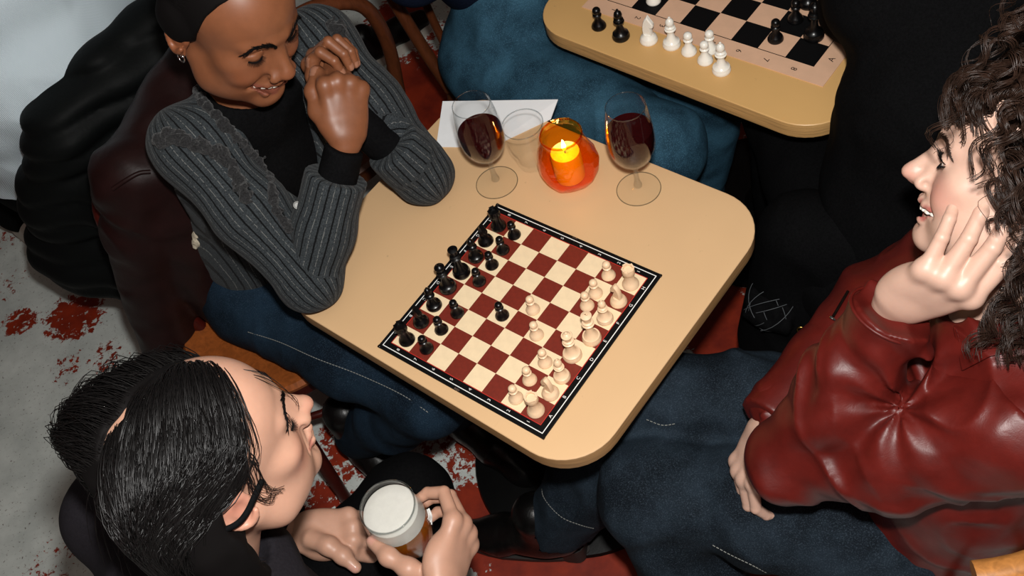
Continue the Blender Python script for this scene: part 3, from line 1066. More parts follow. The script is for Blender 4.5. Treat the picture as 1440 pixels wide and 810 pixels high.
def make_head(smile=0.0, eyes='closed', male=False, nose_w=1.0, nose_l=1.0, lips=1.0, neck_end=(0, -.045, -.20), neck_r=.05, h=.0019, jaw=1.0, chin=0.0, bridge=0.0):
    v = Vol((-.10, -.125, -.235), (.10, .135, .125), h)
    v.ell((0, -.012, .036), (.074, .094, .079), k=.02)
    v.ell((0, .030, .030), (.062, .059, .062), k=.03)
    v.ell((0, .030, -.030), (.059, .055, .062), k=.03)
    v.ell((0, .054, -.055), (.035, .037, .037), k=.025)
    v.ell((0, .030, -.082), (.038, .045, .022), k=.025)
    for s in (-1, 1):
        v.chain([(s * .054 * jaw, -.002, -.050), (s * .048 * jaw, .018, -.080), (s * .013, .072, -.102 - chin)], [.016, .015, .012], k=.03)
        v.ell((s * .043, .056, -.022), (.023, .022, .018), k=.02)
        v.ell((s * (.034 if male else .040), .040, -.062), (.020 if male else .022, .030, .028), k=.03)
    v.ell((0, .077, -.100 - chin), (.020, .0135, .0145), k=.016)
    v.cone((0, -.022, -.045), neck_end, neck_r * 1.02, neck_r * 1.06, k=.028)
    if male:
        v.ell((0, .030, -.125), (.010, .012, .012), k=.02)
    for s in (-1, 1):
        v.cone((s * .010, .0880, .0185), (s * .042, .0735, .0165), .0085 if male else .0072, .0065, k=.014)
        v.ell((s * .0315, .0965, .000), (.0170, .0125, .0105), k=.014, op='s')
        v.ell((s * .0315, .0735, -.0015), (.0142, .0128, .0128), k=.004)
        if smile > 0:
            v.ell((s * .037, .0665, -.040), (.020, .016, .016 * smile + .002), k=.014)
    # eyelids
    for s in (-1, 1):
        c = np.array([s * .0315, .0735, -.0015])
        arc = []
        for a in np.linspace(-1.15, 1.15, 9):
            arc.append(c + np.array([.0138 * math.sin(a), .0128 * math.cos(a) * .98, 0]))
        if eyes == 'closed':
            lash = [p + np.array([0, -.0012 * 0, -.0072 + .0045 * abs((p[0] - c[0]) / .0138) ** 2]) for p in arc]
            lash = [c + (q - c) / np.linalg.norm((q - c) / np.array([.0142, .0128, .0128])) for q in lash]
            v.chain(lash, [.0009] * 9, k=.0015, op='s')
            crease = [c + (q - c) / np.linalg.norm((q - c) / np.array([.0146, .0131, .0131])) for q in [p + np.array([0, -.002, .0095 - .004 * abs((p[0] - c[0]) / .0138) ** 2]) for p in arc]]
            v.chain(crease, [.0010] * 9, k=.002, op='s')
        else:
            v.ell((s * .0318, .0885, -.0022), (.0122, .0090, .0047), k=.002, op='s')
            up = [c + (q - c) / np.linalg.norm((q - c) / np.array([.0148, .0136, .0134])) for q in [p + np.array([0, 0, .0046 - .0058 * abs((p[0] - c[0]) / .0138) ** 2]) for p in arc]]
            v.chain(up, [.0014] * 9, k=.0015)
            crease = [c + (q - c) / np.linalg.norm((q - c) / np.array([.0150, .0137, .0137])) for q in [p + np.array([0, -.002, .0095 - .004 * abs((p[0] - c[0]) / .0138) ** 2]) for p in arc]]
            v.chain(crease, [.0009] * 9, k=.002, op='s')
    # nose
    L = nose_l
    v.chain([(0, .0830, .016), (0, .0895 - bridge, .002), (0, .0925 + .0145 * L, -.028)], [.0070, .0072, .0088 * nose_w ** .5], k=.011)
    v.ell((0, .0925 + .0185 * L, -.0345), (.0105 * nose_w ** .7, .0095, .0088), k=.006)
    for s in (-1, 1):
        v.ell((s * .0125 * nose_w, .0985, -.0405), (.0074 * nose_w ** .5, .0090, .0072), k=.005)
        v.cone((0, .0895 + .0145 * L, -.0350), (s * .0115 * nose_w, .0975, -.0405), .0088, .0070, k=.006)
        v.cone((s * .004, .0900, -.010), (s * .0100 * nose_w, .0945, -.0370), .0070, .0078, k=.008)
    v.ell((0, .0930, -.0400), (.0150 * nose_w, .0120, .0090), k=.006)
    v.cone((0, .0925 + .0145 * L, -.0425), (0, .0945, -.0490), .0046, .0045, k=.004)
    for s in (-1, 1):
        v.ell((s * .0070 * nose_w, .1015, -.0490), (.0032 * nose_w, .0052, .0042), k=.002, op='s')
    # mouth
    if smile > 0:
        w = .0255 + .0075 * smile
        zc = -.0635
        upper = [(-w, .0770, zc + .0015), (-w * .55, .0890, -.0635), (-.004, .0945, -.0625), (0, .0943, -.0630), (.004, .0945, -.0625), (w * .55, .0890, -.0635), (w, .0770, zc + .0015)]
        lower = [(-w * .95, .0775, zc - .0005), (-w * .55, .0880, -.0800), (0, .0935, -.0865), (w * .55, .0880, -.0800), (w * .95, .0775, zc - .0005)]
        v.chain(upper, [.0018, .0032 * lips, .0036 * lips, .0034 * lips, .0036 * lips, .0032 * lips, .0018], k=.006)
        v.chain(lower, [.0018, .0044 * lips, .0052 * lips, .0044 * lips, .0018], k=.006)
        for sx in np.linspace(-.9, .9, 13):
            hgt = .0078 * (1 - abs(sx) ** 2.2) + .0006
            x = sx * w
            y = .0985 - .0195 * sx * sx
            z = zc - .0015 - .0098 * (1 - sx * sx)
            v.ell((x, y - .006, z), (.0048, .0160, hgt), k=.0012, op='s')
        for s in (-1, 1):
            v.cone((s * .0185, .0955, -.0390), (s * (w + .007), .0770, -.062), .0026, .0028, k=.009, op='s')
    else:
        w = .0245
        upper = [(-w, .0810, -.0690), (-w * .5, .0925, -.0660), (-.004, .0985, -.0640), (0, .0980, -.0650), (.004, .0985, -.0640), (w * .5, .0925, -.0660), (w, .0810, -.0690)]
        lower = [(-w * .92, .0815, -.0705), (-w * .5, .0920, -.0745), (0, .0955, -.0760), (w * .5, .0920, -.0745), (w * .92, .0815, -.0705)]
        v.chain(upper, [.0018, .0038 * lips, .0046 * lips, .0040 * lips, .0046 * lips, .0038 * lips, .0018], k=.005)
        v.chain(lower, [.0020, .0052 * lips, .0060 * lips, .0052 * lips, .0020], k=.005)
        v.chain([(-w * 1.03, .0840, -.0696), (-w * .5, .0975, -.0700), (0, .1030, -.0702), (w * .5, .0975, -.0700), (w * 1.03, .0840, -.0696)], [.0009, .0012, .0014, .0012, .0009], k=.0016, op='s')
        for s in (-1, 1):
            v.cone((s * .019, .0935, -.0420), (s * .031, .0810, -.064), .0016, .0018, k=.008, op='s')
    v.ell((0, .1005, -.0560), (.0030, .0040, .0065), k=.004, op='s')   # philtrum
    v.cone((-.010, .0965, -.0875), (.010, .0965, -.0875), .0045, .0045, k=.010, op='s')   # fold over the chin
    # ears
    for s in (-1, 1):
        c = np.array([s * .0770, -.014, -.004])
        v.ell((s * .0765, -.013, -.005), (.0065, .0175, .0280), k=.005)
        arc = []
        for a in np.linspace(-150, 100, 15):
            q = math.radians(a)
            arc.append(c + np.array([s * (.006 + .003 * math.cos(q + 2.8)), -.0165 * math.cos(q) * (1.0 if a < 60 else .9), .0275 * math.sin(q) if math.sin(q) > 0 else .026 * math.sin(q)]))
        v.chain(arc, [.0036] * 8 + [.0032] * 7, k=.003)
        v.ell((s * .0790, -.0065, -.0315), (.0045, .0072, .0085), k=.005)
        v.ell((s * .0850, -.0090, -.0050), (.0052, .0085, .0125), k=.003, op='s')
        v.ell((s * .0765, .0005, -.0070), (.0038, .0040, .0065), k=.004)
    V, Q = v.surf()
    V = relax(V, Q, 1, .35)
    lipm = np.clip(1 - (np.minimum(seg_dist(V, upper) - .0036 * lips, seg_dist(V, lower) - .0046 * lips)) / .0016, 0, 1)
    lipm *= (V[:, 1] > .072)
    inner = np.zeros(len(V))
    return V, Q, lipm


def make_hand(curl, spread=(.10, .03, -.04, -.12), thumb=None, scale=1.0, h=.0014, wrist=True, fat=1.0, forearm=0.0, nails=True):
    """right hand: x = thumb side, y = towards the finger tips, z = back of the hand.
    curl: four (j1, j2, j3) tuples in degrees for index..little; thumb: list of 4 points"""
    base = [(.026, .088, .001), (.006, .093, .003), (-.014, .089, .002), (-.031, .080, -.001)]
    lens = [(.045, .026, .022), (.050, .030, .024), (.046, .028, .023), (.036, .021, .020)]
    rads = [(.0100, .0089, .0080, .0066), (.0102, .0091, .0082, .0068), (.0096, .0085, .0076, .0064), (.0085, .0075, .0067, .0058)]
    v = Vol((-.085, -.075, -.115), (.095, .215, .06), h)
    thumb = thumb or [(.018, .020, -.006), (.042, .045, -.014), (.056, .075, -.016), (.062, .102, -.014)]
    # palm
    for b, r in zip(base, (.0112, .0115, .0110, .0100)):
        v.cone((b[0] * .62, .012, -.002), (b[0], b[1] - .004, b[2] - .002), .0125 * fat, r * fat, k=.012)
    v.ell((.000, .045, -.006), (.030, .042, .0125 * fat), k=.012)
    v.ell((.024, .038, -.012), (.016, .028, .013), k=.012)
    v.ell((-.024, .036, -.011), (.013, .032, .012), k=.012)
    if wrist:
        v.cone((0, .012, -.003), (0, -.006, -.003), .0225, .0215, k=.015, squash=((0, 0, 1), .76))
        if forearm > 0:
            v.cone((0, -.006, -.003), (0, -.02 - forearm, -.003), .0225, .0255, k=.012, squash=((0, 0, 1), .80))
    tips = []
    for i in range(4):
        p = np.array(base[i], float)
        ang = 0.0
        sp = spread[i]
        for j in range(3):
            ang += math.radians(curl[i][j])
            d = np.array([math.sin(sp) * math.cos(ang), math.cos(sp) * math.cos(ang), -math.sin(ang)])
            q = p + d * lens[i][j]
            v.cone(p, q, rads[i][j] * fat, rads[i][j + 1] * fat, k=.0012 if j else .008)
            nrm = np.array([math.sin(sp) * math.sin(ang), math.cos(sp) * math.sin(ang), math.cos(ang)])
            if j < 2:
                v.ell(q + nrm * .0010, (rads[i][j + 1] * .90 * fat,) * 3, k=.002)
            else:
                tips.append((q, d, nrm, rads[i][3] * fat))
            if j == 0:
                v.ell(p + np.array([0, -.003, .0022]), (.0078 * fat, .0100, .0068 * fat), k=.012)
            p = q
    T = [np.array(t, float) for t in thumb]
    v.chain(T, [.0145 * fat, .0130 * fat, .0105 * fat, .0088 * fat], k=.010)
    v.ell(T[2], (.0115 * fat,) * 3, k=.006)
    d = T[3] - T[2]; d /= np.linalg.norm(d)
    nr = np.array([.75, 0, .65]); nr = nr - d * (nr @ d); nr /= np.linalg.norm(nr)
    tips.append((T[3], d, nr, .0088 * fat))
    V, Q = v.surf()
    V = relax(V, Q, 1, .3)
    nm = np.zeros(len(V))
    for q, d, n, r in tips:   # nail plates
        rel = V - (q - d * r * .1)
        al = rel @ d; up = rel @ n; sd = np.linalg.norm(rel - np.outer(al, d) - np.outer(up, n), axis=1)
        nm = np.maximum(nm, ((al > -r * .75) & (al < r * .95) & (up > r * .35) & (sd < r * .78)).astype(float))
    return V * scale, Q, nm


def basis(right, fwd, up):
    return np.stack([np.array(right), np.array(fwd), np.array(up)], 1)


def orient(fwd, up):
    """columns right, forward, up from a forward and an up hint"""
    f = np.array(fwd, float); f /= np.linalg.norm(f)
    u = np.array(up, float); u = u - f * (u @ f); u /= np.linalg.norm(u)
    return np.stack([np.cross(f, u), f, u], 1)


def xf(V, Mx, pos):
    return np.asarray(V) @ np.asarray(Mx).T + np.asarray(pos)


def hand_local(P, ydir, back, pos, right, scale):
    y = np.array(ydir, float); y /= np.linalg.norm(y)
    b = np.array(back, float); b = b - y * (b @ y); b /= np.linalg.norm(b)
    x = np.cross(y, b) * (-1 if right else 1)
    return (np.array(P) - np.array(pos)) @ np.stack([x, y, b], 1) / scale


def place_hand(hand, ydir, back, pos, right):
    V, Q, nm = hand
    y = np.array(ydir, float); y /= np.linalg.norm(y)
    b = np.array(back, float); b = b - y * (b @ y); b /= np.linalg.norm(b)
    x = np.cross(y, b) * (-1 if right else 1)
    B = np.stack([x, y, b], 1)
    return V @ B.T + np.array(pos), (Q[:, ::-1] if right else Q), dict(nail=nm)


def sleeve(pts, rads, cut, h=.0042, k=.02, disp=None, squash=None, bell=0.0):
    """a tube of cloth ending in a flat cut at the last point"""
    P = np.array(pts); m_ = max(rads) + .03
    v = Vol(P.min(0) - m_, P.max(0) + m_, h)
    v.chain(list(P), list(rads), k=k, squash=squash)
    if cut is not None: v.plane(cut[0], cut[1], .004)
    if disp: v.disp(disp)
    V, Q = v.surf()
    return relax(V, Q, 1, .4), Q, {}


# ---------------------------------------------------------------- skin
def skin_mat(name, base, lip, nail, rough=0.42, sss=0.12, flush=None, mott=.08):
    t = NT(name)
    v = t.coord('Object')
    n = t.noise(v, 45, 4, .6)
    c = t.ramp(n, [(0.3, tuple(x * (1 - mott) for x in base[:3])), (0.7, tuple(min(1, x * (1 + mott)) for x in base[:3]))])
    if flush:
        c = t.mix(t.attr('flush').outputs['Fac'], c, flush)
    c = t.mix(t.attr('lip').outputs['Fac'], c, lip)
    c = t.mix(t.attr('nail').outputs['Fac'], c, nail)
    ro = t.math('SUBTRACT', rough, t.math('MULTIPLY', t.attr('nail').outputs['Fac'], rough * .55))
    t.bsdf(Base_Color=c, Roughness=ro, Specular_IOR_Level=.42, Subsurface_Weight=sss, Subsurface_Radius=(.010, .0045, .0025), Subsurface_Scale=.8,
           Normal=t.bump(t.noise(v, 700, 2, .6), .10, .0004))
    MATS[name] = t.m


skin_mat('skin_brown', rgb(122, 75, 49), rgb(112, 60, 48), rgb(150, 104, 82), rough=.44, sss=.06, flush=rgb(134, 76, 48), mott=.10)
skin_mat('skin_pale', rgb(180, 137, 115), rgb(160, 96, 84), rgb(190, 142, 126), rough=.45, flush=rgb(186, 112, 94), mott=.05)
skin_mat('skin_fair', rgb(190, 154, 136), rgb(160, 92, 84), rgb(84, 10, 16), rough=.45, flush=rgb(190, 108, 96), mott=.04)


def cat_meshes(parts):
    """parts: list of (V, Q, attrs dict) -> one mesh with merged attributes"""
    V = np.concatenate([p[0] for p in parts]); Qs = []; o = 0
    for p in parts:
        Qs.append(np.asarray(p[1]) + o); o += len(p[0])
    Q = np.concatenate(Qs)
    names = set(k for p in parts for k in p[2])
    at_ = {n: np.concatenate([np.asarray(p[2].get(n, np.zeros(len(p[0])))) for p in parts]) for n in names}
    return V, Q, at_


def body_core(parts, NB, CH, PV, LS, LE, RS, RE):
    """the trunk and upper arms under the clothes, so that the figure is whole"""
    A_ = np.array([NB, CH, PV, LS, LE, RS, RE])
    v = Vol(A_.min(0) - .1, A_.max(0) + .1, .009)
    v.chain([NB, CH, PV], [.040, .075, .075], k=.04)
    v.chain([NB, LS, LE], [.034, .034, .030], k=.03)
    v.chain([NB, RS, RE], [.034, .034, .030], k=.03)
    V, Q = v.surf()
    parts.append((V, Q, {}))


def body_mesh(parent, mat, parts, name='body'):
    V, Q, at_ = cat_meshes(parts)
    me = fast_mesh(name, V, Q)
    for n in ('lip', 'nail', 'flush'):
        vattr(me, n, at_.get(n, np.zeros(len(V))))
    return link(name, me, M(mat), parent)


# ---------------------------------------------------------------- hair
plain('hair_black', rgb(12, 10, 10), 0.42, spec=0.42)
plain('hair_soft_black', rgb(12, 10, 10), 0.75, spec=0.08)
plain('hair_brown', rgb(40, 26, 19), 0.40, spec=0.35, noise=.35, nscale=25)
plain('hair_matte_brown', rgb(40, 26, 19), 0.8, spec=0.05, noise=.35, nscale=25)


def hairline(v, zs, ys):
    """cut a hair cap open in front of a hairline given as y over z"""
    v.custom(lambda X, Y, Z: (np.interp(Z, zs, ys) - Y + 0 * X) * .8)


def hair_object(root, cap, L, H, r0, r1, mat, capmat):
    wl = xf(L.reshape(-1, 3), *H).reshape(L.shape)
    st = strands_mesh('tmp', wl, r0, r1)
    v2 = np.zeros(len(st.vertices) * 3, np.float32); st.vertices.foreach_get('co', v2)
    q2 = np.zeros(len(st.loops), np.int32); st.loops.foreach_get('vertex_index', q2)
    bpy.data.meshes.remove(st)
    V, Q = cap
    Vn, Qn, _ = cat_meshes([(xf(V, *H), Q, {}), (v2.reshape(-1, 3), q2.reshape(-1, 4), {})])
    me = fast_mesh('hair', Vn, Qn)
    me.materials.append(M(mat)); me.materials.append(M(capmat))
    mi = np.zeros(len(Qn), np.int32); mi[:len(Q)] = 1
    me.polygons.foreach_set('material_index', mi)
    return link('hair', me, None, root)


def flow(P, D, steps, seglen, ells, grav=0.0, off=None, turn=.5, drag=None):
    """march strands over a set of ellipsoids (c, r); P,D (S,3)"""
    S = len(P)
    out = [P.copy()]
    D = D / np.maximum(np.linalg.norm(D, axis=1, keepdims=True), 1e-9)
    off = np.zeros(S) if off is None else off
    seglen = np.broadcast_to(seglen, (S,))
    for k in range(steps):
        g = grav(k / steps) if callable(grav) else grav
        D = D + np.array([0, 0, -1.0]) * g
        if drag is not None: D = D + drag(P, k / steps)
        D /= np.maximum(np.linalg.norm(D, axis=1, keepdims=True), 1e-9)
        Pn = P + D * seglen[:, None]
        for c, r in ells:
            rr = np.array(r)[None, :] + (off * min(1, (k + 1) / 3))[:, None]
            q = (Pn - np.array(c)) / rr
            l = np.linalg.norm(q, axis=1)
            ins = l < 1
            Pn[ins] = (np.array(c) + q / np.maximum(l, 1e-6)[:, None] * rr)[ins]
        Dn = Pn - P
        D = Dn / np.maximum(np.linalg.norm(Dn, axis=1, keepdims=True), 1e-9)
        P = Pn
        out.append(P.copy())
    return np.stack(out, 1)


def clump(L, k, rng, amt=.6):
    """pull strands towards random guides, more towards the tips"""
    S, K, _ = L.shape
    g = rng.choice(S, k, replace=False)
    d = ((L[:, None, K // 3] - L[None, g, K // 3]) ** 2).sum(2)
    own = g[d.argmin(1)]
    t = (np.linspace(0, 1, K) ** 1.2 * amt)[None, :, None]
    return L * (1 - t) + (L[own] + (L[:, :1] - L[own][:, :1]) * .25) * t
# ---------------------------------------------------------------- things that sit on a head
def lash_arc(s, n, mode):
    c = np.array([s * .0315, .0735, -.0015])
    out = []
    for a in np.linspace(-1.1, 1.1, n):
        p = c + np.array([.0138 * math.sin(a), .0128 * math.cos(a), 0])
        u = abs((p[0] - c[0]) / .0138) ** 2
        z = {'closed': -.0072 + .0045 * u, 'upper': .0040 - .0050 * u, 'lower': -.0062 + .0050 * u}[mode]
        q = p + np.array([0, 0, z])
        q = c + (q - c) / np.linalg.norm((q - c) / np.array([.0146, .0133, .0132]))
        out.append(q)
    return np.array(out), c


def lashes(parent, Mx, pos, mat, mode='closed', n=20, ln=.0085):
    rng = np.random.default_rng(3)
    for s in (-1, 1):
        L = []; line = []
        for md in ((mode,) if mode == 'closed' else ('upper', 'lower')):
            pts, c = lash_arc(s, n, md)
            for p in pts:
                o = p - c; o /= np.linalg.norm(o)
                l = ln * rng.uniform(.8, 1.1) * (.5 if md == 'lower' else 1)
                d0 = o * .8 + np.array([s * .25, .35, -.55 if md != 'upper' else .1])
                d0 /= np.linalg.norm(d0)
                curve = np.array([0, 0, 1.0]) * (.5 if md != 'lower' else -.5)
                L.append([p + d0 * l * t + curve * l * t * t for t in np.linspace(0, 1, 5)])
            if md != 'lower':
                dense = spline(list(pts), 2)
                L += [[dense[i] + (dense[i + 1] - dense[i]) * t for t in np.linspace(-.2, 1.2, 5)] for i in range(len(dense) - 1)]
        L = np.array(L)
        nl = len(pts) if mode == 'closed' else len(L)
        rad = np.full(len(L), .00060)
        rad[-(len(dense) - 1):] = .0013 if mode == 'closed' else rad[0]
        tip = np.where(rad > .0006, .0010, .00012)
        me = strands_mesh('eyelashes', xf(L.reshape(-1, 3), Mx, pos).reshape(len(L), 5, 3), rad, tip)
        link('eyelashes', me, M(mat), parent)


def eyebrows(parent, Mx, pos, mat, thick=.0048, n=140, lift=0.0, skin=None):
    rng = np.random.default_rng(5)
    for s in (-1, 1):
        L = []
        arc = spline([(s * .0100, .0965, .0130 + lift), (s * .022, .0945, .0205 + lift), (s * .036, .0870, .0230 + lift), (s * .0460, .0770, .0190 + lift), (s * .0530, .0680, .0110 + lift)], 10)
        N = len(arc)
        if skin is not None:   # lay the brow on the skin
            for q in arc:
                m_ = (np.abs(skin[:, 0] - q[0]) < .003) & (np.abs(skin[:, 2] - q[2]) < .003) & (skin[:, 1] > .02)
                if m_.any(): q[1] = skin[m_, 1].max() + .0004
        for _ in range(n):
            t = rng.uniform(0, 1)
            i = min(int(t * (N - 1)), N - 2)
            p = arc[i] + (arc[i + 1] - arc[i]) * rng.uniform()
            w = thick * (1 - .75 * t ** 2)
            p = p + np.array([0, 0, rng.uniform(-w, w) * .5])
            d = arc[i + 1] - arc[i]; d /= np.linalg.norm(d)
            d = d + np.array([0, 0, .45 * (1 - t) * (1 if rng.uniform() < .7 else -.2)])
            l = rng.uniform(.005, .008)
            L.append([p + d * l * q + np.array([0, .0006 * math.sin(q * 3), 0]) for q in np.linspace(0, 1, 4)])
        me = strands_mesh('eyebrow', xf(np.array(L).reshape(-1, 3), Mx, pos).reshape(len(L), 4, 3), .00042, .00015)
        link('eyebrow', me, M(mat), parent)


def teeth(parent, Mx, pos, w=.030):
    parts = []
    widths = [.0086, .0070, .0076, .0068, .0066]
    for s in (-1, 1):
        x = 0
        for i, ww in enumerate(widths):
            xc = x + ww / 2; x += ww
            t = xc / .030
            y = .0920 - .019 * t * t
            hh = .0130 - .0012 * (i == 1) - .0008 * i
            ang = -math.atan(2 * .019 * t / .030)
            me = box_mesh('tooth', ww * .95, .006, hh, .0016, 2)
            R_ = Matrix.Rotation(s * ang, 3, 'Z')
            vs = [np.array(R_ @ v.co) + np.array([s * xc, y, -.0665 - .001]) for v in me.vertices]
            vs = [q + np.array([0, 0, .0035 * t * t]) for q in vs]
            parts.append((vs, [tuple(p.vertices) for p in me.polygons]))
            bpy.data.meshes.remove(me)
    V, Fc = join_data(parts)
    me = mesh('teeth', xf(V, Mx, pos), Fc); autosmooth(me, 40)
    link('teeth', me, M('tooth_white'), parent)


plain('tooth_white', rgb(244, 238, 226), 0.25)
plain('eye_white', rgb(236, 232, 226), 0.12)
plain('iris_brown', rgb(58, 38, 24), 0.1)


def eyeballs(parent, Mx, pos, look=(0, 1, -.1)):
    for s in (-1, 1):
        c = np.array([s * .0315, .0735, -.0018])
        me = lathe_mesh('eyeball', [(.0121 * math.sin(a), .0121 * math.cos(a)) for a in np.linspace(0, math.pi, 14)], 24)
        R_ = orient(np.array(look), (0, 0, 1))
        V = np.array([v.co for v in me.vertices])   # pole +z -> look
        B = np.stack([R_[:, 0], -R_[:, 2], R_[:, 1]], 1)
        V = V @ B.T + c
        me.vertices.foreach_set('co', xf(V, Mx, pos).astype(np.float32).ravel())
        me.materials.append(M('eye_white')); me.materials.append(M('iris_brown'))
        for p in me.polygons:
            d = np.mean([V[i] for i in p.vertices], 0) - c
            if d @ R_[:, 1] / np.linalg.norm(d) > .90: p.material_index = 1
        link('eyeball', me, None, parent)


def flush_mask(V, cs):
    f = np.zeros(len(V))
    for c, r, a in cs:
        d = np.linalg.norm((V - np.array(c)) / np.array(r), axis=1)
        f = np.maximum(f, a * np.clip(1 - d, 0, 1) ** .8)
    return f


FACE_FLUSH = [((.042, .07, -.035), (.032, .035, .030), .7), ((-.042, .07, -.035), (.032, .035, .030), .7), ((0, .112, -.036), (.018, .02, .016), .6), ((.083, -.012, 0), (.02, .03, .04), .8), ((-.083, -.012, 0), (.02, .03, .04), .8)]

# head frames: position of the point between the eyes' depth and the ears, columns right / forward / up
HA = (orient((.530, -.752, -.390), (.383, -.195, .903)) * 1.05, np.array([-.243, .328, 1.210]))
HB = (orient((.895, .445, -.027), (-.014, .089, .996)), np.array([-.360, -.340, 1.152]))
HC = (orient((-.720, .690, .050), (.375, .320, .870)), np.array([.577, -.330, 1.124]))
# ---------------------------------------------------------------- cloth materials
def cloth(name, col, rough=.85, noise=.2, nscale=260, bump=.35, bscale=900, bdist=.0008, sheen=.15, big=.0, spec=.2):
    t = NT(name)
    v = t.coord('Object')
    f = t.noise(v, nscale, 3, .7)
    if big:
        f = t.math('ADD', t.math('MULTIPLY', f, 1 - big), t.math('MULTIPLY', t.noise(v, 14, 4, .6), big))
    c = t.ramp(f, [(.32, tuple(x * (1 - noise) for x in col[:3])), (.68, tuple(min(1, x * (1 + noise)) for x in col[:3]))])
    t.bsdf(Base_Color=c, Roughness=rough, Specular_IOR_Level=spec, Sheen_Weight=sheen, Sheen_Roughness=.5, Normal=t.bump(t.noise(v, bscale, 2, .6), bump, bdist))
    MATS[name] = t.m


def leather(name, col, rough=.30, wr=.25):
    t = NT(name)
    v = t.coord('Object')
    c = t.ramp(t.noise(v, 22, 4, .6), [(.3, tuple(x * .72 for x in col[:3])), (.7, tuple(x * 1.15 for x in col[:3]))])
    cr = t.n('ShaderNodeTexVoronoi', {'Vector': v, 'Scale': 420.0}, feature='DISTANCE_TO_EDGE').outputs['Distance']
    n1 = t.bump(t.noise(v, 60, 4, .65, .8), wr, .0030)
    n2 = t.bump(cr, .10, .0006, n1)
    ro = t.math('ADD', rough - .06, t.math('MULTIPLY', t.noise(v, 40, 3, .6), .14))
    t.bsdf(Base_Color=c, Roughness=ro, Specular_IOR_Level=.5, Normal=n2)
    MATS[name] = t.m


cloth('black_jersey', rgb(12, 12, 13), noise=.3, sheen=0, spec=.04)
cloth('black_cloth', rgb(9, 9, 10), noise=.3, sheen=0, spec=.04)
cloth('charcoal_twill', rgb(31, 29, 33), noise=.22, sheen=0, spec=.08)
cloth('boucle', rgb(32, 32, 33), noise=.75, nscale=380, bump=.9, bscale=420, bdist=.002)


def denim(name, col, fade):
    t = NT(name)
    v = t.coord('Object')
    tw = t.noise(t.coord('Object', (1, 1, 1)), 480, 3, .75)
    wear = t.noise(v, 9, 4, .6)
    c = t.ramp(wear, [(.38, tuple(x * .7 for x in col[:3])), (.70, fade[:3])])
    c = t.mix(t.math('MULTIPLY', t.math('SUBTRACT', tw, .5), 2.2, clamp=True), c, tuple(min(1, x * 2.2 + .02) for x in fade[:3]) + (1,))
    sm = t.attr('seam').outputs['Fac']
    c = t.mix(sm, c, tuple(x * 3.2 for x in fade[:3]) + (1,))
    t.bsdf(Base_Color=c, Roughness=.85, Specular_IOR_Level=.08, Sheen_Weight=.0, Normal=t.bump(tw, .5, .0008))
    MATS[name] = t.m


denim('denim_blue', rgb(15, 26, 37), rgb(26, 43, 58))
denim('denim_teal', rgb(30, 56, 72), rgb(52, 88, 108))
denim('denim_dark', rgb(20, 27, 34), rgb(37, 48, 58))

tw_ = NT('pinstripe_wool')
_v = tw_.coord('Object')
_st = tw_.attr('stripe').outputs['Fac']
_st = tw_.math('ADD', _st, tw_.math('MULTIPLY', tw_.math('SUBTRACT', tw_.noise(_v, 120, 2, .5), .5), .0016))
_fr = tw_.math('FRACT', tw_.math('DIVIDE', _st, .0180))
_dark = tw_.math('LESS_THAN', tw_.math('ABSOLUTE', tw_.math('SUBTRACT', _fr, .25)), .072)
_wht = tw_.math('LESS_THAN', tw_.math('ABSOLUTE', tw_.math('SUBTRACT', _fr, .75)), .030)
_wht = tw_.math('MULTIPLY', _wht, tw_.math('GREATER_THAN', tw_.noise(_v, 260, 2, .6), .46))
_base = tw_.ramp(tw_.noise(_v, 420, 3, .75), [(.3, rgb(27, 30, 32)), (.7, rgb(62, 67, 70))])
_c = tw_.mix(tw_.math('MULTIPLY', _dark, .92), _base, rgb(9, 9, 10))
_c = tw_.mix(tw_.math('MULTIPLY', _wht, .42), _c, rgb(140, 140, 136))
tw_.bsdf(Base_Color=_c, Roughness=.92, Specular_IOR_Level=.08, Sheen_Weight=.05, Normal=tw_.bump(tw_.math('ADD', tw_.noise(_v, 500, 3, .7), tw_.math('MULTIPLY', _dark, -1.2)), .5, .0012))
MATS['pinstripe_wool'] = tw_.m
leather('boot_black', rgb(9, 8, 8), .34)
MATS['boot_black'].node_tree.nodes['Principled BSDF'].inputs['Specular IOR Level'].default_value = .3
plain('boot_sole', rgb(30, 26, 23), .6)
plain('thread_white', rgb(122, 124, 120), .8)
plain('button_grey', rgb(112, 112, 108), .45)


def limb_coord(V, segs, n):
    """stripe coordinate around jointed limbs: segs = list of (a, b, radius); n = plane normal"""
    n = np.array(n, float); n /= np.linalg.norm(n)
    best = np.full(len(V), 9.0); out = np.zeros(len(V))
    for a, b, r in segs:
        a = np.array(a); b = np.array(b); ab = b - a; L = np.linalg.norm(ab); ax = ab / L
        t = np.clip((V - a) @ ab / L ** 2, 0, 1)
        q = V - a - t[:, None] * ab
        d = np.linalg.norm(q, axis=1) / r
        nn = n - ax * (n @ ax); nn /= np.linalg.norm(nn)
        w = np.cross(ax, nn)
        ang = np.arctan2(q @ w, q @ nn)
        m_ = d < best
        best[m_] = d[m_]; out[m_] = ang[m_] * r
    return best, out


def seam_line(name, pts, parent, mat='thread_white', r=.0009, dash=.004, gap=.0022):
    """a row of stitches along a polyline, one mesh"""
    P = spline(pts, 12)
    P = P + (CAM_C - P) / np.linalg.norm(CAM_C - P, axis=1, keepdims=True) * .004
    d = np.r_[0, np.cumsum(np.linalg.norm(np.diff(P, axis=0), axis=1))]
    L = []
    s = 0
    while s + dash < d[-1]:
        q = [[np.interp(s + dash * t, d, P[:, i]) for i in range(3)] for t in (0, .5, 1)]
        L.append(q); s += dash + gap
    o = link(name, strands_mesh(name, np.array(L), r, r, 4), M(mat), parent)
    return o


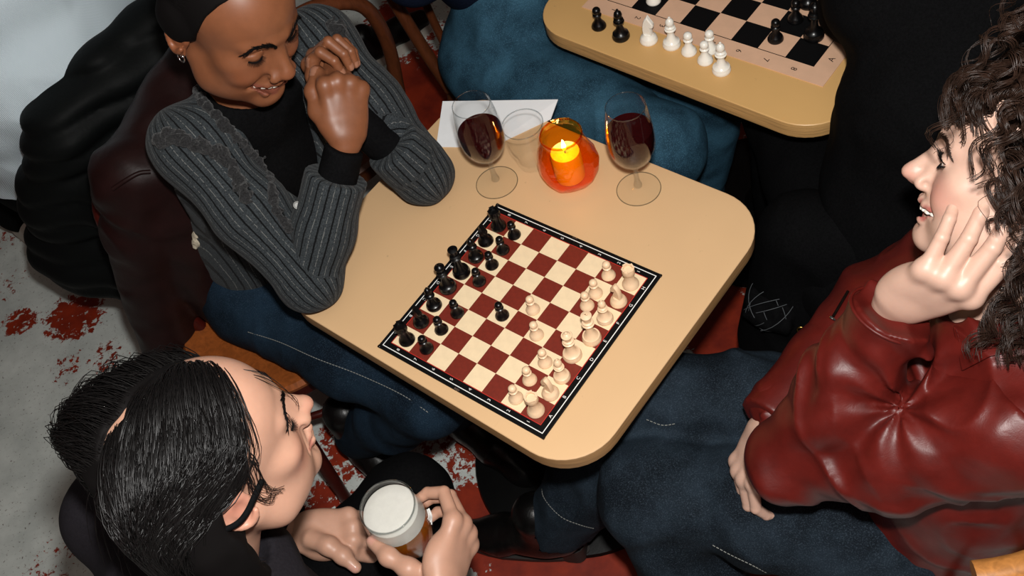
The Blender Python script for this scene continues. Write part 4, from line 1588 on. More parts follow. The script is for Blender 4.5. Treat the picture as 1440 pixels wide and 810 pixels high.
def wool_folds(scale, amp, seed):
    def fn(P):
        return amp * (vnoise(P * scale, seed) - .5) + amp * .5 * (vnoise(P * scale * 2.3, seed + 1) - .5)
    return fn


def person_root(loc, label):
    r = empty('person', loc)
    tag(r, label, 'person')
    return r


def rel(root, o):
    """keep world-built geometry in place under a root that is not at the origin"""
    o.location = (-root.location.x, -root.location.y, -root.location.z)
    return o


# ================================================================ woman in the pinstripe cardigan
def person_a():
    fw = np.array([.60, -.80, 0]); rt = np.array([-.80, -.60, 0]); up = np.array([0, 0, 1.0])
    root = person_root((0, 0, 0), 'smiling woman in grey pinstripe cardigan leaning on tan table, hands clasped by cheek')
    H = HA
    NB = np.array([-.300, .402, 1.035])
    RS = np.array([-.402, .345, .995]); LS = np.array([-.168, .490, .985])
    RE = np.array([-.306, .166, .790]); LE = np.array([-.078, .312, .790])
    RW = at(487, 200, .972); LW = at(492, 150, .965)
    RC = RE + (RW - RE) * .76
    LC = LE + (LW - LE) * .45
    PV = np.array([-.435, .490, .53]); WS = np.array([-.405, .470, .67]); CH = np.array([-.335, .432, .86])
    # --- skin: head, neck, hands
    nl = (H[0] / 1.05).T @ (NB - H[1]) / 1.05
    V, Q, lm = make_head(smile=.75, nose_w=1.28, lips=1.12, neck_r=.045, neck_end=nl, bridge=.004, nose_l=.9)
    SK = V
    parts = [(xf(V, *H), Q, dict(lip=lm * .8, flush=flush_mask(V, FACE_FLUSH)))]
    c = Vol(NB - np.array([.16, .16, .12]), NB + np.array([.16, .16, .10]), .004)
    c.cone(NB + up * .02, NB - up * .05, .047, .048, k=.03)
    c.cone(NB - up * .04, RS * .5 + NB * .5 - up * .03, .04, .03, k=.04).cone(NB - up * .04, LS * .5 + NB * .5 - up * .03, .04, .03, k=.04)
    v2, q2 = c.surf(); parts.append((v2, q2, {}))
    tocam = CAM_C - RW; tocam /= np.linalg.norm(tocam)
    yd = at(479, 100, 1.052) - RW
    hand = make_hand([(62, 78, 40), (66, 82, 42), (70, 82, 42), (74, 80, 40)], thumb=[(.016, .022, -.006), (.036, .048, -.018), (.040, .078, -.022), (.032, .106, -.026)], scale=1.02)
    parts.append(place_hand(hand, yd, tocam + np.array([.25, 0, 0]), RW, True))
    hand2 = make_hand([(58, 70, 40), (60, 74, 40), (62, 74, 42), (64, 74, 40)], thumb=[(.018, .020, -.004), (.038, .046, -.010), (.040, .074, -.014), (.034, .098, -.018)], scale=.98)
    LWp = LW + np.array([-.020, .030, -.010])
    parts.append(place_hand(hand2, at(470, 92, 1.035) + np.array([-.02, .03, 0]) - LWp, -(tocam + np.array([.7, .2, 0])), LWp, False))
    # forearms up to the sleeves
    for W_, E_ in ((RW, RE), (LWp, LE)):
        parts.append(sleeve([W_ + (E_ - W_) * .12, W_ * .5 + E_ * .5, E_], [.0195, .027, .033], None))
    body_core(parts, NB - up * .05, CH, PV, LS - up * .01, LE, RS - up * .01, RE)
    body_mesh(root, 'skin_brown', parts)
    lashes(root, *H, 'hair_soft_black', 'closed', n=26, ln=.0095)
    eyebrows(root, *H, 'hair_soft_black', thick=.0060, n=320, lift=.001, skin=SK)
    teeth(root, *H)
    # --- black shirt
    v = Vol((-.62, .10, .48), (.02, .72, 1.08), .005)
    v.chain([PV, WS, CH], [.120, .112, .128], k=.05, squash=(fw, .78))
    v.cone(CH, NB - up * .045, .125, .072, k=.05, squash=(fw, .8))
    for S_ in (RS, LS):
        v.cone(NB - up * .05, S_ - up * .012, .058, .046, k=.04)
    v.ell(NB + fw * .022 + up * .026, (.060, .060, .058), rot=orient(fw * .6 + up * .8, fw), k=.004, op='s')
    v.disp(wool_folds(22, .006, 3))
    V, Q = v.surf()
    sh = [(V, Q, {})]
    for S_, E_, W_ in ((RS, RE, RW), (LS, LE, LWp)):
        d = (W_ - E_) / np.linalg.norm(W_ - E_)
        sh.append(sleeve([S_, E_, W_ + d * .02], [.046, .040, .0295], (W_ - d * .010, d), disp=wool_folds(30, .005, 5)))
    V, Q, _ = cat_meshes(sh)
    link('shirt', fast_mesh('shirt', V, Q), M('black_jersey'), root)
    # --- cardigan
    v = Vol((-.66, .08, .46), (.04, .74, 1.08), .0042)
    v.chain([PV - up * .03, WS, CH], [.138, .128, .146], k=.05, squash=(fw, .78))
    v.cone(CH, NB - up * .045, .142, .082, k=.05, squash=(fw, .8))
    def vee(X, Y, Z):
        x = (X - CH[0]) * rt[0] + (Y - CH[1]) * rt[1]
        ax_f = (X - CH[0]) * fw[0] + (Y - CH[1]) * fw[1] - (Z - CH[2]) * .36
        w = .003 + .36 * np.clip(Z - .745, 0, .40)
        return np.maximum(np.abs(x + .002) - w, -(ax_f - .005))
    v.custom(vee)
    for S_, E_, C_ in ((RS, RE, RC), (LS, LE, LC)):
        v.cone(NB * .45 + S_ * .55 - up * .03, S_ - up * .008, .062, .062, k=.02)
        v.chain([S_ - up * .004, S_ * .5 + E_ * .5 + up * .004, E_], [.062, .058, .050], k=.03)
        v.cone(E_, E_ * .75 + C_ * .25, .050, .050, k=.022)
    v.ell(NB + fw * .02 + up * .02, (.066, .062, .075), rot=orient(fw, up), k=.006, op='s')
    dR = (RE - RS) / np.linalg.norm(RE - RS)
    def folds(P):
        a = .006 * (ridged(P, dR, 26, 6, 11) - .5) * np.clip(1 - np.linalg.norm(P - RE - np.array([0, .04, .04]), axis=1) / .16, 0, 1)
        return a + .005 * (vnoise(P * 16, 4) - .5) + .003 * (vnoise(P * 40, 8) - .5)
    v.disp(folds)
    V, Q = v.surf()
    cs = [(relax(V, Q, 2, .5), Q, {})]
    for E_, C_ in ((RE, RC), (LE, LC)):
        d = (C_ - E_) / np.linalg.norm(C_ - E_)
        cs.append(sleeve([E_, E_ * .5 + C_ * .5, C_ + d * .03], [.050, .050, .049], (C_, d), disp=folds))
    V, Q, _ = cat_meshes(cs)
    nR = np.cross(RE - RS, RC - RE); nR = nR if nR @ (CAM_C - RE) > 0 else -nR
    nL = np.cross(LE - LS, LC - LE); nL = nL if nL @ (CAM_C - LE) > 0 else -nL
    bR, sR = limb_coord(V, [(RS, RE, .06), (RE, RC, .05)], nR)
    bL, sL = limb_coord(V, [(LS, LE, .06), (LE, LC, .05)], nL)
    tor = (V - CH) @ rt
    st = np.where((bR < 1.25) & (bR < bL), sR, np.where(bL < 1.25, sL, tor * 1.15 + .004))
    me = fast_mesh('cardigan', V, Q); vattr(me, 'stripe', st)
    cd = link('cardigan', me, M('pinstripe_wool'), root)
    # boucle trims: armhole ruffles and placket
    def trim(name, pts, r, seed, sq=None):
        P = spline(pts, 8)
        P = P + (CAM_C - P) / np.linalg.norm(CAM_C - P, axis=1, keepdims=True) * r * .55
        wob = np.cumsum(np.r_[0, np.linalg.norm(np.diff(P, axis=0), axis=1)])
        t = Vol(P.min(0) - .04, P.max(0) + .04, .0019)
        t.chain(list(P), [r * (1 + .3 * math.sin(w * 420)) for w in wob], k=.003)
        t.disp(lambda X: .007 * (vnoise(X * 190, seed) - .5) + .010 * (vnoise(X * 90, seed + 2) - .45), .016)
        V, Q = t.surf()
        link(name, fast_mesh(name, V, Q), M('boucle'), cd)
    def on(p, off=.0):
        """drop a guide point onto the cardigan surface along the sight of the nearest vertex"""
        i = np.argmin(((V0 - np.array(p)) ** 2).sum(1)); return V0[i]
    V0 = V
    def surf_px(px, py):
        """the front-most cardigan vertex under that sight line"""
        d = CAM_R.T @ np.array([(px - 720) / FPX, (py - 405) / FPX, 1.0]); d /= np.linalg.norm(d)
        w = V0 - CAM_C; t = w @ d
        off = np.linalg.norm(w - t[:, None] * d, axis=1)
        c_ = np.nonzero(off < .006)[0]
        if not len(c_): c_ = [np.argmin(off)]
        return V0[c_[np.argmin(t[c_])]]
    trim('ruffle_trim', [surf_px(*q) for q in ((217, 200), (232, 190), (250, 192), (272, 202), (298, 210), (322, 222), (336, 245), (345, 275))], .008, 7)
    trim('ruffle_trim', [surf_px(*q) for q in ((470, 30), (480, 45), (487, 62), (484, 78))], .009, 9)
    trim('placket_trim', [surf_px(*q) for q in ((270, 118), (288, 140), (315, 170), (345, 200), (372, 230), (388, 265), (396, 300), (404, 322))], .0055, 13)
    for q in ((394, 219), (413, 289)):
        p = surf_px(*q)
        n = (CAM_C - p) / np.linalg.norm(CAM_C - p)
        b = lathe_mesh('button', [(0, 0), (.0062, 0), (.0066, .0012), (.0060, .0024), (.0046, .0022), (.0040, .0014), (0, .0014)], 20)
        o = link('button', b, M('button_grey'), cd)
        o.location = p - n * .0005
        o.rotation_euler = Vector(n).to_track_quat('Z', 'Y').to_euler()
    # --- jeans
    RH = PV + rt * .085 + fw * .02; LH = PV - rt * .085 + fw * .02
    RK = np.array([-.200, .045, .520]); LK = np.array([-.06, .20, .53])
    RA = np.array([-.425, .275, .13]); LA = np.array([-.20, .26, .12])
    v = Vol((-.68, -.06, .08), (.06, .72, .66), .006)
    v.cone(PV, PV - up * .04, .155, .15, k=.05, squash=(fw, .85))
    for h_, k_, a_ in ((RH, RK, RA), (LH, LK, LA)):
        v.chain([h_ - up * .03, h_ * .4 + k_ * .6, k_], [.098, .078, .064], k=.05)
        v.chain([k_, k_ * .5 + a_ * .5, a_], [.062, .066, .055], k=.03)
    v.disp(lambda P: .006 * (ridged(P, RK - RH, 16, 9, 21) - .5) + .005 * (vnoise(P * 18, 3) - .5))
    V, Q = v.surf(); V = relax(V, Q, 2, .5)
    me = fast_mesh('jeans', V, Q); vattr(me, 'seam', np.zeros(len(V)))
    jn = link('jeans', me, M('denim_blue'), root)
    V0 = V
    seam_line('stitching', [surf_px(*q) for q in ((345, 468), (390, 484), (440, 502), (500, 527), (560, 553), (605, 585))], jn)
    # --- boots
    boot(root, RA, np.array([.38, -.92, 0]), .10, ln=.19)
    boot(root, LA, np.array([.5, -.86, 0]), .10)
    # --- hair drawn back, earrings
    hair_a(root, H)
    rm = H[0] / 1.05
    for p, r_, ang in (((.0795, -.0040, -.0335), .0038, 0), ((.0800, -.0045, -.0400), .0062, 0)):
        pts = [np.array(p) + np.array([.002, r_ * math.cos(a), r_ * math.sin(a)]) for a in np.linspace(0, 2 * math.pi, 16, endpoint=False)]
        link('earring', tube_mesh('earring', xf(pts, *H), .0011, 8, True), M('chrome'), root)


def boot(parent, ankle, direction, height=.10, r=.048, mat='boot_black', heel=.025, ln=.20):
    d = np.array(direction, float); d[2] = 0; d /= np.linalg.norm(d)
    up = np.array([0, 0, 1.0]); sd = np.cross(d, up)
    a = np.array([ankle[0], ankle[1], 0])
    lo = np.minimum(a - d * .12, a + d * .26) - np.array([.1, .1, .0]); hi = np.maximum(a - d * .12, a + d * .26) + np.array([.1, .1, ankle[2] + height + .05])
    lo[2] = 0.0
    v = Vol(lo, hi, .004)
    hz = heel
    v.chain([a - d * .045 + up * (.045 + hz), a + d * .03 + up * (.050 + hz), a + d * .10 + up * (.040 + hz * .4), a + d * (ln - .02) + up * .030], [.036, .040, .038, .026], k=.03)
    v.ell(a + d * (ln - .03) + up * .026, (.034, .055, .022), rot=np.stack([sd, d, up], 1), k=.02)
    v.cone(a - d * .01 + up * (.05 + hz), np.array(ankle) + up * height, .044, r, k=.03)
    v.custom(lambda X, Y, Z: (Z - .012) + 0 * X + 0 * Y) if False else None
    v.F = np.maximum(v.F, (.014 - v.ax[2])[None, None, :]).astype(np.float32)
    v.disp(lambda P: .004 * (ridged(P, d, 40, 10, 5) - .5) * np.clip(1 - np.abs((P - a) @ d - .09) / .08, 0, 1))
    V, Q = v.surf(); V = relax(V, Q, 1, .4)
    b = link('boot', fast_mesh('boot', V, Q), M(mat), parent)
    # sole and heel block
    out = []
    for t in np.linspace(0, 2 * math.pi, 28, endpoint=False):
        x = math.cos(t); y = math.sin(t)
        w = .036 if x < .2 else .036 * (1 - .35 * ((x - .2) / .8) ** 2) * (1.05)
        out.append(a + d * (.065 + (ln / 2 + .035) * x) + sd * w * y)
    V = [np.array([p[0], p[1], .018]) for p in out] + [np.array([p[0], p[1], .006]) for p in out]
    n = len(out)
    F_ = [tuple(range(n)), tuple(range(2 * n - 1, n - 1, -1))] + [(i, n + i, n + (i + 1) % n, (i + 1) % n) for i in range(n)]
    bm = bmesh.new(); me = mesh('sole', V, F_); bm.from_mesh(me); bmesh.ops.recalc_face_normals(bm, faces=bm.faces); bm.to_mesh(me); bm.free()
    link('sole', me, M('boot_sole'), b)
    hb = loft_outline('heel', rrect(.058, .056, .02, 4), [(.004, 0), (0, .004), (-.002, .03 + hz)])
    o = link('heel', hb, M('boot_sole'), b)
    o.matrix_world = Matrix(((d[0], sd[0], 0, a[0] - d[0] * .052), (d[1], sd[1], 0, a[1] - d[1] * .052), (0, 0, 1, 0), (0, 0, 0, 1)))
    return b


def hair_a(root, H):
    rng = np.random.default_rng(11)
    # tight cap drawn back to a low bun
    v = Vol((-.10, -.17, -.08), (.10, .11, .14), .003)
    v.ell((0, -.012, .036), (.078, .098, .084), k=.02)
    v.ell((0, .024, .032), (.066, .062, .065), k=.03)
    v.ell((0, -.115, .035), (.045, .040, .045), k=.02)
    hairline(v, [-.05, -.03, 0, .03, .055, .075, .09, .105], [-.02, .000, .010, .022, .030, .040, .052, .060])
    for s in (-1, 1):
        v.ell((s * .082, .000, -.040), (.024, .022, .030), k=.004, op='s')
        v.ell((s * .074, -.022, .010), (.014, .030, .030), k=.01)
    v.ell((0, -.02, -.09), (.09, .10, .05), k=.01, op='s')
    v.disp(lambda P: .003 * (ridged(P, (1, 0, 0), 60, 8, 3) - .5))
    V, Q = v.surf(); V = relax(V, Q, 1, .4)
    capm = (V, Q)
    S = 3800
    u = rng.uniform(-1.45, 1.45, S); w = rng.uniform(-.25, 1.2, S)
    # roots over the skull, combed back
    th = rng.uniform(-1.35, 1.35, S); ph = rng.uniform(-.6, 1.5, S)
    P = np.stack([.0775 * np.sin(th), .09 * np.cos(th) * np.cos(ph) - .008, .036 + .082 * np.cos(th) * np.sin(ph)], 1)
    keep = P[:, 1] < np.interp(P[:, 2], [-.05, -.03, 0, .03, .055, .075, .09, .105], [-.02, .000, .010, .022, .030, .040, .052, .060]) + .003
    keep &= P[:, 2] > -.01 + .35 * np.clip(P[:, 1], 0, 1)
    P = P[keep]
    D = np.tile(np.array([0, -1.0, .35]), (len(P), 1)) + rng.normal(0, .08, (len(P), 3))
    L = flow(P, D, 9, rng.uniform(.010, .016, len(P)), [((0, -.012, .036), (.0785, .0985, .0845)), ((0, .024, .032), (.0665, .0625, .0655)), ((0, -.115, .035), (.046, .041, .046))], 0.0, rng.uniform(0, .002, len(P)), drag=lambda p, t: (np.array([0, -.12, .03]) - p) * 4)
    hair_object(root, (V, Q), L, H, .00045, .00025, 'hair_soft_black', 'hair_soft_black')


person_a()
# ================================================================ dark-haired man with the beer
def person_b():
    root = person_root((0, 0, 0), 'dark-haired man in charcoal shirt watching the game, holding a glass of beer')
    H = HB
    fw = np.array([.88, .47, 0]); fw /= np.linalg.norm(fw); up = np.array([0, 0, 1.0]); rt = np.cross(fw, up)
    NB = np.array([-.445, -.378, .985])
    RS = NB + rt * .185 - up * .055; LS = NB - rt * .185 - up * .050 - fw * .035
    CH = NB - fw * .045 - up * .18; PV = NB - fw * .08 - up * .48
    RWr = at(622, 832, .752); LWr = at(418, 748, .660)
    RE = np.array([-.24, -.60, .70]); LE = np.array([-.575, -.095, .685])
    parts = []
    nl = H[0].T @ (NB - H[1])
    V, Q, lm = make_head(male=True, jaw=1.04, neck_r=.055, neck_end=nl, nose_l=1.05, lips=1.0)
    SK = V
    parts.append((xf(V, *H), Q, dict(lip=lm * .8, flush=flush_mask(V, FACE_FLUSH) * .8)))
    # right hand round the glass: thumb on the left of the glass, fingers on its right
    tocam = CAM_C - RWr; tocam /= np.linalg.norm(tocam)
    yd = at(650, 742, .750) - RWr
    bk = tocam * .75 + CAM_R[0] * 1.0 - CAM_R[1] * (-.25)
    th = [hand_local(at(*q), yd, bk, RWr, True, 1.04) for q in ((600, 815, .745), (575, 800, .765), (546, 783, .770), (524, 762, .768))]
    hand = make_hand([(36, 58, 34), (42, 56, 36), (46, 56, 36), (50, 56, 36)], spread=(.10, .03, -.03, -.08), thumb=th, scale=1.04)
    parts.append(place_hand(hand, yd, bk, RWr, True))
    hand2 = make_hand([(58, 60, 30), (60, 64, 34), (62, 66, 36), (64, 66, 36)], thumb=[hand_local(at(*q), at(476, 752, .655) - LWr, (-.05, -.30, 1.0), LWr, False, 1.0) for q in ((438, 758, .668), (462, 768, .672), (482, 782, .664), (500, 798, .655))], scale=1.0)
    parts.append(place_hand(hand2, at(476, 752, .655) - LWr, np.array([-.05, -.30, 1.0]), LWr, False))
    for W_, E_ in ((RWr, RE), (LWr, LE)):
        parts.append(sleeve([W_ + (E_ - W_) * .10, W_ * .5 + E_ * .5, E_], [.022, .030, .036], None))
    body_core(parts, NB - up * .05, CH, PV, LS, LE, RS, RE)
    body_mesh(root, 'skin_pale', parts)
    lashes(root, *H, 'hair_soft_black', 'closed', n=24, ln=.0075)
    eyebrows(root, *H, 'hair_soft_black', thick=.0075, n=320, skin=SK)
    # --- shirt
    v = Vol((-.86, -.78, .44), (-.10, .06, 1.06), .0055)
    v.chain([PV, CH - up * .06, CH + up * .07], [.155, .155, .155], k=.05, squash=(fw, .74))
    v.cone(CH + up * .07, NB - up * .03, .13, .075, k=.05, squash=(fw, .8))
    for S_, E_, W_ in ((RS, RE, RWr), (LS, LE, LWr)):
        v.cone(NB - up * .05, S_, .070, .072, k=.05)
        v.chain([S_, S_ * .5 + E_ * .5, E_], [.072, .064, .054], k=.03)
    v.ell(NB + fw * .03 + up * .035, (.066, .066, .060), rot=orient(fw, up), k=.006, op='s')
    v.disp(lambda P: .010 * (vnoise(P * 12, 3) - .5) + .006 * (ridged(P, fw, 12, 12, 5) - .5))
    V, Q = v.surf(); V = relax(V, Q, 1, .5)
    sh = [(V, Q, {})]
    for E_, W_, r1 in ((RE, RWr, .040), (LE, LWr, .040)):
        d = (W_ - E_) / np.linalg.norm(W_ - E_)
        end = W_ - d * (.045 if W_ is RWr else .012)
        sh.append(sleeve([E_, E_ * .45 + end * .55, end + d * .03], [.053, .048, r1], (end, d), disp=lambda P: .007 * (ridged(P, d, 30, 8, 9) - .5)))
    V, Q, _ = cat_meshes(sh)
    shirt = link('shirt', fast_mesh('shirt', V, Q), M('charcoal_twill'), root)
    d = (LWr - LE) / np.linalg.norm(LWr - LE)
    a, r_, w_ = frame_of(d)
    pts = [LWr - d * .012 + .0405 * (math.cos(t) * r_ + math.sin(t) * w_) for t in np.linspace(0, 2 * math.pi, 24, endpoint=False)]
    link('cuff', tube_mesh('cuff', pts, .0028, 8, True), M('charcoal_twill'), shirt)
    # --- trousers
    LH = PV - rt * .09; RH = PV + rt * .09
    LK = np.array([-.275, -.150, .555]); RK = np.array([-.30, -.62, .50])
    LA = LK + np.array([-.16, -.12, -.43]); RA = RK + np.array([-.10, -.02, -.38])
    v = Vol((-.80, -.72, .06), (.03, .06, .66), .0065)
    v.cone(PV, PV - up * .05, .15, .15, k=.05, squash=(fw, .85))
    for h_, k_, a_ in ((LH, LK, LA), (RH, RK, RA)):
        v.chain([h_, h_ * .4 + k_ * .6, k_], [.095, .082, .070], k=.05)
        v.chain([k_, a_], [.068, .052], k=.03)
    v.disp(wool_folds(14, .008, 2))
    V, Q = v.surf(); V = relax(V, Q, 1, .5)
    link('trousers', fast_mesh('trousers', V, Q), M('black_cloth'), root)
    boot(root, LA, fw, .06, ln=.18); boot(root, RA, fw, .06)
    # --- strap over the ear
    pts = spline([(.0720, .024, -.004), (.0800, .010, -.005), (.0885, -.006, -.007), (.0915, -.020, -.008), (.0870, -.034, -.008), (.078, -.046, -.006)], 6)
    link('ear_strap', tube_mesh('ear_strap', xf(pts, *H), .0030, 10, False, 1.3), M('black_jersey'), root)
    hair_b(root, H)


def hair_b(root, H):
    rng = np.random.default_rng(21)
    ells = [((0, -.012, .036), (.0765, .0965, .0820)), ((0, .024, .032), (.0645, .0610, .0645))]
    # dense under-layer
    v = Vol((-.14, -.17, -.19), (.14, .11, .14), .0035)
    v.ell((0, -.014, .037), (.0770, .0965, .0820), k=.02)
    v.ell((0, -.050, -.035), (.076, .066, .085), k=.03)
    for s in (-1, 1):
        v.ell((s * .076, -.050, -.050), (.022, .042, .080), k=.02)
        v.ell((s * .094, .022, -.068), (.040, .054, .085), k=.008, op='s')
        v.ell((s * .088, -.010, -.012), (.018, .024, .038), k=.004, op='s')
    hairline(v, [-.06, -.03, 0, .03, .055, .070, .085], [-.03, -.01, .006, .024, .036, .050, .062])
    v.ell((0, .035, -.13), (.070, .090, .07), k=.01, op='s')
    pth = [(-.034 + .40 * min(max(-y + .02, 0), .09) + .005 * math.sin(y * 130), y, .036 + .082 * math.sqrt(max(0, 1 - ((y + .012) / .0965) ** 2)) * .985) for y in np.linspace(.062, -.075, 16)]
    v.chain(pth, [.0052] * 16, k=.002, op='s')
    v.disp(lambda P: .006 * (ridged(P, (0, 1, 0), 45, 12, 3) - .5) + .006 * (vnoise(P * 40, 7) - .5))
    V, Q = v.surf(); V = relax(V, Q, 1, .4)
    S = 9000
    th = rng.uniform(-math.pi, math.pi, S); ph = np.arcsin(rng.uniform(-.25, 1.0, S))
    P = np.stack([.0775 * np.cos(ph) * np.sin(th), -.012 + .0965 * np.cos(ph) * np.cos(th), .036 + .0825 * np.sin(ph)], 1)
    bare = P[:, 1] > np.interp(P[:, 2], [-.06, -.03, 0, .03, .055, .070, .085], [-.03, -.01, .006, .024, .038, .052, .066])
    bare |= (P[:, 2] < .012) & (P[:, 1] > -.02)
    P = P[~bare]
    part = -.034 + .40 * np.clip(-P[:, 1] + .02, 0, .09) + .005 * np.sin(P[:, 1] * 130)
    side = np.where(P[:, 0] > part, 1.0, -1.0)
    # leave the parting a little open
    gapk = np.abs(P[:, 0] - part) > .0036 * (P[:, 2] > .05)
    P = P[gapk]; side = side[gapk]
    D = np.stack([side * 1.0, np.where(P[:, 1] > .02, -.30, -.35), .30 * np.ones(len(P))], 1) + rng.normal(0, .14, (len(P), 3))
    off = rng.uniform(.001, .009, len(P)) + .008 * vnoise(P * 60, 4)
    ln = rng.uniform(.0105, .0165, len(P))

    def comb(p, t):
        d = np.zeros_like(p)
        front = (p[:, 2] < .050) & (p[:, 1] > -.030)
        d[:, 1] = np.where(front, -.95, -.10 * (p[:, 1] > -.06))
        d[:, 0] = np.where(np.abs(p[:, 0]) > .085, -np.sign(p[:, 0]) * .35, 0)
        return d
    L = flow(P, D, 13, ln, ells + [((0, -.045, -.05), (.080, .066, .10)), ((0, .040, -.02), (.064, .056, .085))], lambda t: .10 + .50 * t, off, drag=comb)
    L = clump(L, 520, rng, .6)
    hid = ((L[:, :, 1] > np.interp(L[:, :, 2], [-.10, -.05, 0, .03, .055, .070, .09], [-.01, .0, .020, .040, .058, .072, .085])) & (L[:, :, 2] < .10)).any(1)
    L = L[~hid]
    lx = rng.uniform(.078, .088, len(L))[:, None]; ly = rng.uniform(.098, .112, len(L))[:, None]
    L[:, :, 0] = np.clip(L[:, :, 0], -lx, lx + .008); L[:, :, 1] = np.maximum(L[:, :, 1], -ly)
    # nape: hair behind the ears falling onto the neck
    n_ = 1800
    a_ = rng.uniform(-1.35, 1.35, n_); z_ = rng.uniform(-.06, .03, n_)
    p0 = np.stack([.084 * np.sin(a_), -.036 - .066 * np.cos(a_), z_], 1)
    tt_ = np.linspace(0, 1, 14)[None, :, None]
    dn = np.stack([-.10 * np.sin(a_) * .3, .03 * np.cos(a_) + rng.normal(0, .008, n_), -rng.uniform(.07, .13, n_)], 1)
    nape = p0[:, None, :] + dn[:, None, :] * tt_ + rng.normal(0, .004, (n_, 1, 3)) * np.sin(tt_ * 3)
    L = np.concatenate([L, clump(nape, 120, rng, .6)])
    # loose locks: over the forehead and by the ear
    loose = []
    for s0, pts in ((3, [(.004, .072, .078), (.014, .090, .058), (.022, .1010, .030), (.024, .1040, .004), (.020, .1010, -.010)]),
                    (9, [(.060, .026, .060), (.073, .030, .030), (.0765, .024, .000), (.0745, .024, -.022), (.070, .034, -.040)]),
                    (12, [(.062, .020, .060), (.076, .018, .025), (.081, .010, -.004), (.078, .016, -.026), (.072, .024, -.036)])):
        for _ in range(s0):
            q = spline([np.array(p) + rng.normal(0, .0024, 3) for p in pts], 5)
            t = np.linspace(0, 1, 14)
            d = np.linspace(0, 1, len(q))
            loose.append(np.stack([np.interp(t, d, q[:, i]) for i in range(3)], 1))
    for _ in range(26):   # flyaways at the back
        a = rng.uniform(2.2, 4.2); r = rng.uniform(.095, .12)
        p0 = np.array([math.sin(a) * .07, math.cos(a) * .09 - .012, rng.uniform(.0, .08)])
        dd = np.array([math.sin(a), math.cos(a), -.5]) * rng.uniform(.02, .05)
        loose.append(np.stack([p0 + dd * t + np.array([0, 0, -.05]) * t * t for t in np.linspace(0, 1, 14)]))
    L = np.concatenate([L, np.array(loose)])
    hair_object(root, (V, Q), L, H, .00062, .00022, 'hair_black', 'hair_soft_black')


person_b()


def beer_glass(x, y, z0):
    root = empty('beer_glass', (x, y, z0)); root.scale = (1.08, 1.08, 1.08)
    tag(root, 'rounded glass of amber beer with thick white foam held in a hand', 'beer glass')
    prof = [(0, 0), (.0270, 0), (.0290, .003), (.0345, .020), (.0400, .045), (.0420, .065), (.0410, .085), (.0385, .105), (.0368, .118)]
    pr = [tuple(q) for q in spline([(a, 0, c) for a, c in prof[1:]], 3)[:, [0, 2]]]
    link('glass', lathe_mesh('glass', [(0, 0)] + pr + [(.0360, .1184)] + [(a - .0016, c + .001 + .006 * (c < .012)) for a, c in pr[::-1]], 48), M('clear_glass'), root)
    link('glass_rim', lathe_mesh('glass_rim', [(.0350, .1170), (.0368, .1168), (.0373, .1180), (.0362, .1190), (.0350, .1184), (.0350, .1170)], 48), M('rim_glass'), root)
    ri = lambda z: np.interp(z, [c for a, c in pr], [a for a, c in pr]) - .0022
    link('beer', lathe_mesh('beer', [(0, .0095)] + [(ri(z), z) for z in np.linspace(.0095, .080, 14)] + [(0, .080)], 40), M('beer'), root)
    pr_o = lambda z: np.interp(z, [c for a, c in pr], [a for a, c in pr]) + .0004
    marks = []
    for k in range(4):   # small white script on the glass
        z0 = .058 + .006 * k
        arc = [(pr_o(z0 + .0018 * math.sin(5 * t)) * math.cos(t - .35), pr_o(z0 + .0018 * math.sin(5 * t)) * math.sin(t - .35), z0 + .0018 * math.sin(14 * t + k)) for t in np.linspace(0, .55 - .08 * k, 14)]
        marks.append(tube_data(arc, .0006, 5))
    vv, ff = join_data(marks)
    link('printed_logo', mesh('printed_logo', vv, ff), M('print_white'), root)
    fo = [(0, .0802)] + [(ri(z), z) for z in np.linspace(.0802, .104, 10)] + [(ri(.104) * .93, .1058), (ri(.104) * .6, .1068), (0, .1070)]
    link('foam', lathe_mesh('foam', fo, 40), M('beer_foam'), root)


beer_glass(-.2585, -.2820, .676)
# ================================================================ woman in the red leather jacket
leather('red_leather', rgb(84, 21, 16), .42, .14)
leather('brown_leather', rgb(29, 11, 10), .50, .18)
MATS['brown_leather'].node_tree.nodes['Principled BSDF'].inputs['Specular IOR Level'].default_value = .18
MATS['red_leather'].node_tree.nodes['Principled BSDF'].inputs['Specular IOR Level'].default_value = .30
plain('denim_stitch', rgb(150, 140, 120), .8)


